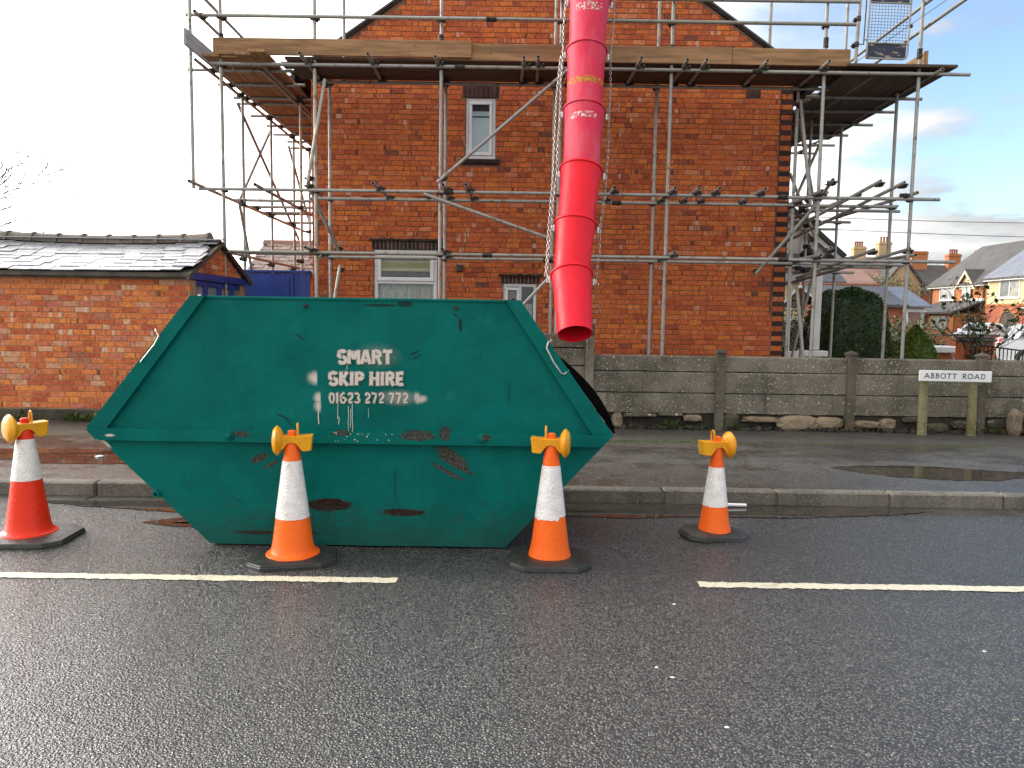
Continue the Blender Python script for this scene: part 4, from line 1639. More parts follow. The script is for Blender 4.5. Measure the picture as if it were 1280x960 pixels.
# bolts, lifting lugs, wire hooks, net loops
for (x, z) in ((-1.775, .725), (-.185, .727)):
    MB().lathe([(.030, 0), (.030, .010), (.026, .014), (.018, .014), (.018, .024), (.012, .028)], 16, m=Matrix.Translation((x, SY - .055, z)) @ Matrix.Rotation(R(90), 4, 'X')).build('bolt', M_SKIP, skip)
for (x, z, rr) in ((-2.262, .335, .022),):
    MB().lathe([(rr, 0), (rr, .03), (rr * .5, .03), (rr * .5, .01)], 16, m=Matrix.Translation((x, SY - .004, z)) @ Matrix.Rotation(R(90), 4, 'X')).build('lug', M_SKIP, skip)
for (x, z) in ((-1.96, .995 + .6), (-.36, 1.545), (-1.3, 1.545), (-.0, 1.60)):
    MB().lathe([(.013, 0), (.013, .014), (.006, .016)], 10, m=Matrix.Translation((x, SY - .010, z)) @ Matrix.Rotation(R(90), 4, 'X')).build('net_stud', M_RUBBLE if x > -1.5 else M_CHROME, skip)
MB().tube([(-2.245, SY - .01, 1.385), (-2.225, SY - .05, 1.375), (-2.205, SY - .055, 1.345), (-2.235, SY - .055, 1.29), (-2.325, SY - .045, 1.185), (-2.345, SY - .02, 1.165)], .0042, 6).build('wire_hook', M_CHROME, skip)
MB().tube([(.245, SY - .02, 1.352), (.222, SY - .05, 1.340), (.212, SY - .055, 1.305), (.255, SY - .055, 1.22), (.305, SY - .05, 1.150), (.325, SY - .045, 1.140), (.355, SY - .02, 1.165)], .0055, 6).build('wire_hook', M_CHROME, skip)
# loading flap of the right end, bulged outwards and black inside
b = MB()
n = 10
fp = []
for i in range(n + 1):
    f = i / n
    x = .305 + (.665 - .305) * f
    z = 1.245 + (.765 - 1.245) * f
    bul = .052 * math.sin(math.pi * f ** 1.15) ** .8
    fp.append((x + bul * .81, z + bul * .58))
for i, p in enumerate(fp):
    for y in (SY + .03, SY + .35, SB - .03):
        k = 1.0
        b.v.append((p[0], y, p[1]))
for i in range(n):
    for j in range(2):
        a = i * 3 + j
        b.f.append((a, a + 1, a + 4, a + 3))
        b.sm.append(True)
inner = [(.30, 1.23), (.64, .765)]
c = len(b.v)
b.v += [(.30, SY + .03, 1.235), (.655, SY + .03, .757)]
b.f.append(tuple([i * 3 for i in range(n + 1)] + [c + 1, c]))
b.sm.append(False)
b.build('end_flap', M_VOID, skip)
# stencilled wording
r = random.Random(4)
for (text, x0_, z0_, wd_, h_, sw_, gap_) in (('SMART', -1.100, 1.184, {'*': .066, 'M': .078, 'S': .060, 'T': .062}, .088, .0215, .0035),
                                            ('SKIP HIRE', -1.160, 1.048, {'*': .060, 'S': .064, 'I': .026, 'E': .054, ' ': .028}, .086, .0205, .0062),
                                            ('01623 272 772', -1.157, .936, {'*': .0400, '6': .0435, '1': .022, ' ': .021}, .066, .0108, .0036)):
    x = x0_
    for c_ in text:
        if c_ == ' ':
            x += wd_[' ']
            continue
        zc = z0_ + .012 * (x - x0_)
        a, b = MB(), MB()
        stencil_text(a, c_, x, zc, wd_, h_, sw_ + RND.uniform(-.001, .001), SY - .0195, gap_, 0., .012)
        x2 = stencil_text(b, c_, x, zc, wd_, h_, sw_, SY - .0175, gap_, .010, .012)
        lo = a.build('letter', M_SPRAY, skip)
        b.build('overspray', M_SPRAY_SOFT, lo)
        x = x2
drips = MB()
for (x, z0, ln, w) in ((-1.222, .93, .13, .006), (-1.10, .935, .10, .003), (-1.094, .85, .05, .004), (-1.034, .92, .16, .003), (-1.008, .93, .18, .004), (-1.02, .90, .12, .003), (-.905, .905, .06, .002), (-1.04, 1.18, .03, .003)):
    pts = [(x + r.uniform(-.002, .002), z0 - ln * i / 6) for i in range(7)]
    ribbon(drips, pts, w, SY - .0196)
for i in range(26):
    x, z = r.uniform(-1.12, -.75), r.choice([.752, .745, .71, .73, .70])
    s = r.uniform(.0015, .004)
    drips.add([(x - s, SY - .0562, z - s), (x + s, SY - .0562, z - s), (x + s, SY - .0562, z + s), (x - s, SY - .0562, z + s)], [(0, 1, 2, 3)])
drips.build('paint_drip', M_SPRAY, skip, kind='stuff')

# ================================================================== TRAFFIC CONES AND LAMPS


def cone(loc, label, body, base_rot, h=.76, base=(.27, .215), tilt=(0, 0), lip=True, sleeve=(.29, .625), notch=False, wd=1.0):
    t = thing('traffic_cone', label, 'traffic cone', loc, 'traffic cones round the skip')
    T = Matrix.Translation(loc)
    Mb = T @ Euler((R(tilt[0]), R(tilt[1]), R(base_rot))).to_matrix().to_4x4()
    # octagonal rubber base in two steps
    bx, by = base
    ch = .085

    def octo(k):
        x, y, c = bx * k, by * k, ch * k
        return [(-x + c, -y), (x - c, -y), (x, -y + c), (x, y - c), (x - c, y), (-x + c, y), (-x, y - c), (-x, -y + c)]
    b = MB()
    lv = [(1.0, .0), (1.0, .018), (.985, .022), (.985, .028), (.97, .036), (.80, .046), (.62, .050)]
    for k, z in lv:
        b.v += [tuple(Mb @ Vector((p[0], p[1], z))) for p in octo(k)]
    for i in range(len(lv) - 1):
        for k in range(8):
            a, c = i * 8 + k, i * 8 + (k + 1) % 8
            b.f.append((a, c, c + 8, a + 8))
            b.sm.append(False)
    b.f += [tuple(range(7, -1, -1)), tuple(range((len(lv) - 1) * 8, len(lv) * 8))]
    b.sm += [False, False]
    b.build('base', M_RUBBER, t)
    Mc = T
    n = 48
    W = lambda z: (.042 + (h - .10 - z) * .076 / (h - .20)) * wd
    prof = [(.0, h), (.018, h), (.024, h - .006), (.026, h - .05), (.034, h - .056), (W(h - .10), h - .10), (W(.3), .3), (W(.13), .13), (W(.085) * 1.03, .085)]
    if lip:
        prof += [(.134 * wd, .064), (.152 * wd, .056), (.156 * wd, .047), (.146 * wd, .044)]
    else:
        prof += [(W(.046) * 1.07, .046)]
    MB().lathe(prof[::-1], n, m=Mc, caps=False).build('cone_body', body, t)
    # white reflective sleeve, ragged lower hem where worn
    def R_at(z):
        pr = sorted(prof, key=lambda q: q[1])
        for (r0, z0), (r1, z1) in zip(pr, pr[1:]):
            if z0 <= z <= z1:
                return r0 + (r1 - r0) * (z - z0) / max(z1 - z0, 1e-6)
        return .05
    b = MB()
    rws = 10
    for i in range(rws + 1):
        for k in range(n):
            a = 2 * math.pi * k / n
            z0 = sleeve[0]
            if notch:
                z0 += .014 * (math.sin(a * 2 + 2.6) > .35) - .007 * (math.sin(a * 5 + 1) > .8) + .002 * math.sin(a * 13)
            z = z0 + (sleeve[1] - z0) * i / rws
            rr = R_at(z) + .0022
            b.v.append(tuple(Mc @ Vector((rr * math.cos(a), rr * math.sin(a), z))))
    for i in range(rws):
        for k in range(n):
            b.f.append((i * n + k, i * n + (k + 1) % n, (i + 1) * n + (k + 1) % n, (i + 1) * n + k))
            b.sm.append(True)
    b.build('sleeve', M_SLEEVE, t)
    return t


CN = [((-3.145, 4.92, 0), 'glossy red cone with white sleeve, leftmost beside the skip'), ((-1.315, 4.56, 0), 'orange cone with battered lip in front of the stencilled lettering'),
      ((.245, 4.60, 0), 'orange cone with worn white sleeve by the right end of the skip'), ((1.415, 5.22, 0), 'orange cone standing crooked on its tilted base, apart from the skip')]
cone(*CN[0], M_CONE_R, 4, .80, (.285, .24), sleeve=(.40, .665), wd=1.10)
cone(*CN[1], M_CONE_O, 12, .80, (.26, .19), sleeve=(.275, .62), wd=1.03)
cone(*CN[2], M_CONE_O, 0, .80, (.245, .215), lip=False, sleeve=(.285, .605), notch=True, wd=.98)
cone(*CN[3], M_CONE_O, 14, .70, (.235, .16), tilt=(2.0, 3.5), lip=False, sleeve=(.222, .49), wd=.84)


def lamp(loc, h, label, ang, s=1.0, side=1):
    """road lamp: saddle shaped battery case across the cone neck, round lens at one end, ring handle"""
    t = thing('warning_lamp', label, 'warning lamp', (loc[0], loc[1], h - .20), 'yellow road lamps sitting on the cones')
    T = Matrix.Translation((loc[0], loc[1], h)) @ Matrix.Rotation(R(ang), 4, 'Z') @ Matrix.Scale(s, 4)
    # case outline in XZ: arched notch sits over the neck
    out = [(.128, -.028), (.118, -.122), (.075, -.128), (.062, -.122), (.045, -.098), (.028, -.078), (.0, -.070), (-.028, -.078), (-.045, -.10), (-.06, -.118), (-.072, -.118), (-.072, -.03), (.03, -.034)]
    b = MB()
    n = len(out)
    for y, k in ((-.046, .94), (-.040, 1.0), (.040, 1.0), (.046, .94)):
        cx, cz = .03, -.075
        b.v += [tuple(T @ Vector((side * (cx + (p[0] - cx) * k), y, cz + (p[1] - cz) * k))) for p in out]
    for i in range(3):
        for k in range(n):
            a, c = i * n + k, i * n + (k + 1) % n
            b.f.append((a, c, c + n, a + n))
            b.sm.append(False)
    b.f += [tuple(range(n - 1, -1, -1)), tuple(range(3 * n, 4 * n))]
    b.sm += [False, False]
    b.build('battery_case', M_YELLOW, t, fix=True)
    # lens drum, axis along X
    Lm = T @ Matrix.Translation((-.080 * side, 0, -.062)) @ Matrix.Rotation(R(-90 * side), 4, 'Y') @ Matrix.Scale(1, 4)
    MB().lathe([(.036, -.030), (.060, -.022), (.084, -.006), (.0875, .002), (.0875, .012), (.084, .016), (.080, .022), (.066, .031), (.040, .036), (.0, .038)], 36, m=Lm, caps=False).build('lens', M_YELLOW, t)
    MB().lathe([(.0885, .001), (.0915, .003), (.0915, .011), (.0885, .013)], 36, m=Lm, caps=False).build('lens_rim', M_YELLOW, t)
    # ring handle
    pts = []
    for k in range(17):
        a = R(-70 + 320 * k / 16)
        pts.append(T @ Vector((side * (.036), -.004 + .026 * math.cos(a + R(90)) * 1.0, .004 + .036 * math.sin(a + R(90)))))
    hb = MB()
    pts = [T @ Vector((side * .036, .021 * math.cos(R(a)), .006 + (.036 if a <= 180 else .036) * math.sin(R(a)))) for a in range(-20, 201, 20)]
    hb.tube([T @ Vector((side * .036, .021, -.04))] + pts + [T @ Vector((side * .036, -.021, -.04))], .006 * s, 6)
    hb.build('handle', M_YELLOW, t)
    return t


lamp(CN[0][0], .80, 'yellow road lamp turned to show its round lens on the red cone', 52, 1.0)
lamp(CN[1][0], .80, 'yellow road lamp with lens to the left on the cone before the lettering', 10, .97)
lamp(CN[2][0], .80, 'yellow road lamp with lens to the right on the worn cone', -8, .97, -1)
lamp(CN[3][0], .70, 'yellow road lamp on the crooked cone set apart from the skip', 14, 1.0, -1)

# ================================================================== STREET SIGN
sg = thing('street_sign', 'white street name plate on two short round timber posts before the wall', 'street sign', (5.43, 9.45, 0))
SGY = 9.42
Ms = Matrix.Translation((5.44, 0, .842)) @ Matrix.Rotation(R(.35), 4, 'Y')
pl = MB().bevbox(-.447, .447, SGY - .014, SGY + .006, -.068, .068, .007, Ms).build('name_plate', M_UPVC, sg)
for (px, ln) in ((5.10, .035), (5.71, .033)):
    b = MB()
    pts = [(px + .012 - .014 * i / 6 + random.Random(i).uniform(-.002, .002), SGY + .07, .03 + (.86 - .03) * i / 6) for i in range(7)]
    b.tube(pts[:], [.057, .056, .055, .054, .053, .053, .052], 14)
    b.build('post', concrete('mossy_timber_post', (.30, .27, .15), (.17, .15, .07), .25, .55, .85, px), sg)
x = 5.052
wl = {'A': .068, 'B': .046, 'O': .068, 'T': .054, 'R': .052, 'D': .060}
for ch in 'ABBOTT ROAD':
    if ch == ' ':
        x += .055
        continue
    mb = MB()
    st, sf = SERIF[ch]
    k = 0
    for s_ in st:
        ribbon(mb, [(x + p[0] * wl[ch], .815 + p[1] * .058) for p in s_], .0098, SGY - .0155 - k * .0001)
        k += 1
    for p in sf:
        cx, cz = x + p[0] * wl[ch], .815 + p[1] * .058 + (.003 if p[1] < .5 else -.003)
        ribbon(mb, [(cx - .011, cz), (cx + .011, cz)], .005, SGY - .0155 - k * .0001)
        k += 1
    # plate tilts a little: carry the letters with it
    for i, q in enumerate(mb.v):
        mb.v[i] = (q[0], q[1], q[2] - (q[0] - 5.44) * math.tan(R(.35)))
    mb.build('letter', M_BLACK, sg)
    x += wl[ch] + .0128

# ================================================================== SCAFFOLD
sc = thing('scaffold', 'grey steel tube scaffold with board platform wrapped round the brick house', 'scaffolding', (.6, 10.95, 0))


def tube_mesh(name):
    r, q, n = .0242, .0195, 10
    b = MB()
    for z in (0, 1):
        for rr in (r, q):
            b.v += [(rr * math.cos(2 * math.pi * k / n), rr * math.sin(2 * math.pi * k / n), z) for k in range(n)]
    for k in range(n):
        j = (k + 1) % n
        b.f += [(k, j, 2 * n + j, 2 * n + k), (n + j, n + k, 3 * n + k, 3 * n + j), (j, k, n + k, n + j), (2 * n + k, 2 * n + j, 3 * n + j, 3 * n + k)]
        b.sm += [True, True, False, False]
    return b.mesh(name, M_STEEL, 50)


TM = {k: tube_mesh(k) for k in ('standard', 'ledger', 'transom', 'brace', 'guard_rail')}


def tube(kind, p, q):
    p, q = Vector(p), Vector(q)
    d = q - p
    o = link(kind, TM[kind], sc, p)
    o.rotation_euler = d.to_track_quat('Z', 'Y').to_euler()
    o.scale = (1, 1, d.length)
    return o


cm = MB()
for (T, hl) in ((Matrix.Identity(4), .034), (Matrix.Translation((0, -.052, 0)) @ Matrix.Rotation(R(90), 4, 'Y'), .034)):
    cm.lathe([(.031, -hl), (.036, -hl * .7), (.036, hl * .7), (.031, hl)], 8, m=T, caps=False, smooth=False)
cm.bevbox(-.020, .020, -.080, .03, -.020, .020, .004)
cm.box(.030, .062, -.014, .010, -.012, .012)
cm.tube([(.05, -.05, -.01), (.05, .045, -.01)], .008, 6)
cm.tube([(-.046, -.08, .012), (.04, -.1, .012)], .007, 6)
cm.box(-.058, -.036, -.085, -.055, -.002, .026)
me_coupler = cm.mesh('coupler', M_COUPLER)
sm_ = MB()
sm_.lathe([(.030, -.07), (.036, -.065), (.036, .065), (.030, .07)], 8, caps=False, smooth=False)
for z in (-.04, .04):
    sm_.box(-.012, .012, -.062, -.03, z - .012, z + .012)
me_sleeve = sm_.mesh('sleeve_coupler', M_COUPLER)


def coupler(x, y, z, rz=0., rx=0.):
    link('coupler', me_coupler, sc, (x, y, z), (R(rx), 0, R(rz)))


def sleeve(x, y, z, axis='X'):
    link('sleeve_coupler', me_sleeve, sc, (x, y, z), (0, R(90), 0) if axis == 'X' else ((R(90), 0, 0) if axis == 'Y' else (0, 0, 0)))


YO, YI = 10.95, 11.72
L1, L2, L3 = 2.345, 3.205, 4.895
G = .09
# base plates and sole boards under every standard
bp = MB().box(-.075, .075, -.075, .075, 0, .006).tube([(0, 0, .006), (0, 0, .03)], .018, 8)
me_bp = bp.mesh('base_plate', M_COUPLER)
SO = [(-4.07, 6.9), (-2.783, 6.9), (-1.045, 7.0), (.615, 6.6), (2.13, 6.9), (4.25, 7.0), (5.545, 7.2)]
for (x, zt) in SO:
    tube('standard', (x, YO, G + .03), (x + RND.uniform(-.012, .012), YO, zt))
    link('base_plate', me_bp, sc, (x, YO, G))
    sleeve(x, YO, 5.22 + RND.uniform(-.05, .1), 'Z')
    for z in (L1, L2, L3, 5.53):
        if x > 4.4 and z == 5.53:
            continue
        coupler(x, YO, z, 180)
tube('standard', (-4.36, 10.62, 3.16), (-4.36, 10.62, 6.9))
SI = [(-2.77, 4.95, 5.0), (-1.047, 4.97, 5.0), (.566, 6.9, 0), (2.075, 4.95, 0), (4.17, 5.0, 0)]
for (x, zt, _) in SI:
    tube('standard', (x, YI, G + .03), (x + .005, YI, zt))
    link('base_plate', me_bp, sc, (x, YI, G))
    for z in (L1, L2, L3):
        coupler(x, YI, z, 180)
for (x, y) in ((-2.55, YI + .02), (2.09, YI + .03), (4.0, 12.6)):
    tube('standard', (x, y, 4.9), (x, y, 6.8))
# front ledgers and guard rails
for (kind, y, z, a, c) in (('ledger', YO - .05, L1, -4.16, 6.18), ('ledger', YO - .05, L2, -4.40, 5.92), ('ledger', YO - .05, L3, -4.20, 6.23),
                           ('ledger', YI - .05, L1, -3.0, 5.86), ('ledger', YI - .05, L2, -3.05, 5.70), ('ledger', YI - .05, L3, -2.95, 4.6),
                           ('guard_rail', YO - .05, 5.535, -4.53, 4.63), ('guard_rail', YO - .05, 5.83, .40, 4.66)):
    # long runs are made of lengths joined by sleeves
    cuts = [a]
    while cuts[-1] + 5.4 < c:
        cuts.append(cuts[-1] + RND.uniform(3.4, 4.8))
    cuts.append(c)
    for i in range(len(cuts) - 1):
        tube(kind, (cuts[i], y, z + .004 * math.sin(i * 2.2)), (cuts[i + 1] - .003, y, z + .004 * math.sin(i * 2.2 + 1)))
        if i:
            sleeve(cuts[i], y, z)


def transoms(xs, y0, y1, z):
    for x in xs:
        yy = y0 + RND.uniform(-.05, .04)
        sk = RND.uniform(-.03, .03)
        tube('transom', (x, yy, z), (x + sk, y1 + RND.uniform(-.03, .06), z))
        coupler(x + .01, YO - .05, z - .02, 90)
        coupler(x + sk, YI - .05, z - .02, 90)


transoms((-2.89, -1.98, -1.09, .097, .287, .93, 1.66, 2.285, 2.54, 3.35, 4.17), 10.60, 11.85, L3 + .049)
transoms((-1.91, -.97, -.66, 1.35, 2.16, 2.50, 2.76, 3.38, 4.17), 10.58, 11.78, L2 + .049)
transoms((-2.85, -.98, 2.20, 4.20), 10.62, 11.78, L1 + .049)
# braces on the front
for (p, q) in (((-1.265, YO - .10, 3.17), (.54, YO - .10, 2.57)), ((-1.075, YO - .10, 3.33), (.85, YO - .10, 4.99)), ((.545, YO - .10, 2.095), (-.80, YO - .10, .65)),
               ((-2.66, YO + .06, 4.74), (-2.87, YO - .10, 3.31)), ((-2.88, YO - .08, 3.30), (-2.62, YI - .10, 2.43)), ((-2.60, YI - .10, 2.22), (-2.74, YO + .1, .6)),
               ((4.17, YI - .12, 4.72), (4.38, YI - .14, 3.22)), ((4.42, YO + .1, 3.32), (3.62, YI - .12, 2.18))):
    tube('brace', p, q)
    for e in (p, q):
        d = (Vector(q) - Vector(p)) * (.04 if e is p else -.04)
        coupler(e[0] + d.x, e[1] + .03, e[2] + d.z, 180)

# left return: runs back along the far side of the garage
XO, XI = -4.30, -3.47
for (x, y, zt) in ((XO, 12.42, 4.92), (XO, 13.85, 4.92), (XO, 15.25, 4.92), (XI, 12.72, 5.0), (XI + .02, 13.6, 5.0), (XO, 16.4, 4.92)):
    tube('standard', (x, y, G + .03), (x, y, zt))
    link('base_plate', me_bp, sc, (x, y, G))
    for z in (L1, L2, L3):
        coupler(x, y, z, -90)
for (x, z, a, c) in ((XO - .05, L3, 10.75, 16.9), (XI - .05, L3 + .02, 11.0, 16.9), (XI - .13, L3 + .02, 11.2, 14.2), (XO - .05, L2 + .03, 10.45, 16.2), (XI - .05, L2 + .02, 10.6, 16.0), (XO - .05, L1 + .06, 11.0, 16.0),
                     (XO - .05, 5.53, 10.75, 16.5), (XO - .05, 5.83, 10.7, 16.5)):
    tube('guard_rail' if z > 5.2 else 'ledger', (x, a, z), (x, c, z - (.05 if 2.6 < z < 4 else 0)))
for z in (5.53, 5.83):
    coupler(XO - .02, YO - .04, z, 180)
for y in (11.35, 12.05, 12.75, 13.1, 13.9, 14.6, 15.3, 15.9, 16.5):
    tube('transom', (XO - .34 + RND.uniform(-.1, .12), y, L3 + .049), (HX0 - .02, y + RND.uniform(-.05, .05), L3 + .049))
    coupler(XO - .05, y + .01, L3 + .03, 0)
for (y, z) in ((12.45, L2 + .07), (13.2, L2 + .07), (13.85, L2 + .06), (14.0, L2 + .06), (15.25, L2 + .05), (12.5, L1 + .1)):
    tube('transom', (XO - .22 + RND.uniform(-.1, .1), y, z), (HX0 - .02, y, z))
    coupler(XO - .05, y + .01, z - .02, 0)
for (p, q) in (((XO - .1, 12.5, 4.78), (XO - .1, 15.9, 3.0)), ((XO - .1, 14.1, 4.72), (XO - .1, 12.5, 3.28)), ((XO + .1, 11.9, 3.2), (XO + .1, 13.1, .9)), ((XO - .08, 15.2, 4.7), (XO - .08, 16.7, 3.4))):
    tube('brace', p, q)
# right return past the house corner
XR = 5.74
for (x, y, zt) in ((XR - .1, 11.72, 4.95), (4.98, 13.3, 5.0), (5.62, 13.6, 6.9), (4.98, 15.4, 4.9)):
    tube('standard', (x, y, G + .03), (x, y, zt))
    link('base_plate', me_bp, sc, (x, y, G))
    for z in (L1, L2, L3):
        coupler(x, y, z, 90)
for (x, z, a, c) in ((XR, L3, 10.70, 16.2), (4.95, L3, 11.0, 16.0), (XR - .16, L2 + .08, 10.85, 15.2), (4.9, L2 + .08, 11.1, 15.0), (XR - .16, L1 + .08, 10.8, 15.6), (4.9, L1 + .07, 11.2, 15.0),
                     (XR - .12, 5.54, 9.95, 13.5), (XR - .14, 5.855, 10.3, 14.2)):
    tube('guard_rail' if z > 5.2 else 'ledger', (x, a, z), (x + .02, c, z))
for y in (11.9, 12.7, 13.5, 14.3, 15.1, 15.8):
    tube('transom', (4.36, y, L3 - .05), (XR + .28 + RND.uniform(-.06, .1), y + RND.uniform(-.03, .03), L3 - .05))
    coupler(XR, y + .01, L3 - .03, 180)
for (y, z) in ((12.0, L2 - .02), (13.4, L2 - .02), (14.3, L2 - .04), (12.2, L1), (13.4, L1 - .01)):
    tube('transom', (4.36, y, z), (XR + .12 + RND.uniform(-.1, .1), y + RND.uniform(-.03, .03), z))
# slanting tie tubes that rise towards the road at both lower lifts
for (p, q) in (((4.42, 11.9, 2.98), (5.02, 10.75, 3.42)), ((4.42, 12.2, 2.9), (4.30, 10.6, 3.40)), ((4.5, 13.4, 2.75), (5.42, 10.9, 3.43)), ((4.6, 12.6, 2.18), (5.0, 10.8, 2.49)), ((4.5, 11.7, 2.25), (4.36, 10.7, 2.5)), ((4.6, 14, 2.05), (5.55, 10.9, 2.52)),
               ((4.62, 12.9, 4.78), (5.08, 13.1, 3.2)), ((5.22, 13.4, 4.6), (4.55, 13.3, 3.0)), ((4.52, 12.9, 3.9), (5.1, 13.2, 2.9)), ((4.25, YI - .1, 2.0), (4.46, YI - .2, .2)), ((5.1, 13.2, 2.3), (4.72, 13.2, .5))):
    tube('brace', p, q)
    coupler(q[0], q[1] + .12, q[2] - .03, 90)
for (x, y, z) in ((4.3, 11.75, L2), (4.36, 11.9, L2 - .05), (4.95, 13.3, L2 - .1), (4.9, 13.2, L1), (5.4, 10.92, L2 + .04), (4.95, 13.25, 2.75), (4.3, 11.8, L1 - .06)):
    coupler(x, y, z, 45)

# decks
DZ = L3 + .076
bX = MB().bevbox(-1.95, 1.95, -.111, .111, 0, .038, .004)
me_bX = bX.mesh('deck_board', M_BOARD_DK)
bXl = MB().bevbox(-1.95, 1.95, -.111, .111, 0, .038, .004).mesh('deck_board', M_BOARD_X)
bY = MB().bevbox(-.111, .111, -1.95, 1.95, 0, .038, .004)
me_bY = bY.mesh('deck_board', M_BOARD_Y)
me_bYd = MB().bevbox(-.111, .111, -1.95, 1.95, 0, .038, .004).mesh('deck_board', wood('dark_deck_wood', (.16, .125, .10), (.085, .068, .056), 'Y'))
for j, y in enumerate((11.02, 11.25, 11.48, 11.71)):
    for i, x in enumerate((-1.25, 2.68)):
        link('deck_board', me_bX, sc, (x + RND.uniform(-.02, .02) - (.1 if j == 1 else 0), y, DZ + RND.uniform(0, .004)), (0, 0, R(RND.uniform(-.15, .15))))
for j, x in enumerate((-4.18, -3.945, -3.715, -3.485)):
    for i, y in enumerate((12.85, 16.78)):
        link('deck_board', me_bY, sc, (x, y + RND.uniform(-.06, .06) - (.08 * j if i == 0 else 0), DZ + RND.uniform(0, .005)), (0, 0, R(RND.uniform(-.2, .2))))
for j, x in enumerate((4.66, 4.885, 5.11, 5.335, 5.56, 5.785)):
    for i, y in enumerate((12.9, 16.83)):
        if i == 1 and j > 3:
            continue
        link('deck_board', me_bYd, sc, (x, y + RND.uniform(-.05, .05), L3 - .01 + RND.uniform(0, .005)), (0, 0, R(RND.uniform(-.2, .2))))
me_short = MB().bevbox(-.75, .75, -.111, .111, 0, .038, .004).mesh('deck_board', M_BOARD_DK)
for j, (x, y) in enumerate(((5.28, 10.96), (5.26, 11.2), (5.12, 11.44), (4.98, 11.66))):
    link('deck_board', me_short, sc, (x, y, DZ + .004 * j))
# toe boards on edge
for (x0, x1, y, z, dz) in ((-4.15, -.62, YO - .085, DZ + .035, 0), (-.95, 2.95, YO - .045, DZ + .012, 0), (2.955, 4.57, YO - .046, DZ + .008, 0)):
    b = MB().bevbox(x0, x1, y - .019, y + .019, z, z + .222, .004)
    b.build('toe_board', M_BOARD_X, sc)
b = MB().bevbox(XO - .07, XO - .032, 10.42, 11.6, DZ + .01, DZ + .225, .004).build('toe_board', M_BOARD_GREY, sc)
MB().bevbox(XO - .07, XO - .032, 11.61, 15.5, DZ + .01, DZ + .225, .004).build('toe_board', M_BOARD_Y, sc)
MB().bevbox(XR - .12, XR - .082, 10.93, 14.8, DZ + .03, DZ + .245, .004).build('toe_board', M_BOARD_Y, sc)
MB().bevbox(4.58, 5.2, 12.9, 12.94, DZ + .01, DZ + .22, .004).build('toe_board', M_BOARD_X, sc)

# swing gate at the ladder access
GT = Matrix.Translation((4.80, YO - .03, 5.10)) @ Matrix.Rotation(R(1.2), 4, 'Y') @ Matrix.Rotation(R(0), 4, 'Z')
W_, H_ = .56, 1.02
b = MB()


def gp(x, z, y=0.):
    return GT @ Vector((x, y, z))


b.tube([gp(0, 0), gp(.50, 0), gp(.545, .02), gp(W_, .06), gp(W_, H_ - .06), gp(W_ - .02, H_ - .02), gp(W_ - .06, H_), gp(0, H_), gp(0, 0)], .0135, 8)
b.tube([gp(0, .205), gp(W_, .205)], .011, 6).tube([gp(0, .735), gp(W_, .735)], .011, 6)
gt = b.build('gate', M_STEEL, sc)
gt['label'] = 'small mesh safety gate with blue kick panels'
M_GATEBLUE = simple('scuffed_blue_panel', (.022, .035, .075), .6, 0, (.018, .027, .055), 9)
nt_ = NT.__new__(NT)


def scuffed_blue():
    m, t = material('scuffed_blue_paint')
    p = t.pos()
    n = t.noise(t.scaled(p, (9, 9, 22)), 1., 6, .7)
    c = t.mix(t.ss(n, .56, .60), (.020, .030, .062), (.36, .27, .20))
    t.out(t.bsdf(c, .6))
    return m


M_GB = scuffed_blue()
MB().box(.015, W_ - .02, .004, .010, .014, .196, GT).build('kick_panel', M_GB, gt)
MB().box(.015, W_ - .02, .004, .010, .746, H_ - .014, GT).build('kick_panel', M_GB, gt)
b = MB()
for i in range(1, 13):
    x = W_ * i / 13
    b.tube([gp(x, .21), gp(x, .73)], .0028, 4, False, False)
for j in range(1, 13):
    z = .205 + .53 * j / 13
    b.tube([gp(0.01, z, .004), gp(W_ - .01, z, .004)], .0028, 4, False, False)
b.build('wire_mesh', M_COUPLER, gt, kind='stuff')
tube('standard', (4.66, YO - .02, 5.02), (4.70, YO - .02, 6.9))
b = MB()
for z in (.18, .80):
    b.tube([gp(-.11, z), gp(-.05, z), gp(-.05, z + .06), gp(0, z + .06)], .008, 6)
b.tube([gp(-.05, .18), gp(-.05, .86)], .008, 6)
b.bevbox(W_ + .005, W_ + .04, -.02, .02, .42, .46, .004, GT)
b.build('hinge', M_COUPLER, gt)
coupler(4.66, YO - .02, 5.28, 180)
coupler(4.67, YO - .02, 5.62, 180)
MB().tube([(4.6, 10.95, 5.0), (XR, 10.05, 5.78)], .004, 5).build('cord', M_COUPLER, sc)

# ================================================================== RUBBISH CHUTE
ch = thing('rubbish_chute', 'red plastic rubbish chute of stacked tapering buckets hanging from the scaffold', 'rubbish chute', (.72, 9.1, 1.3))
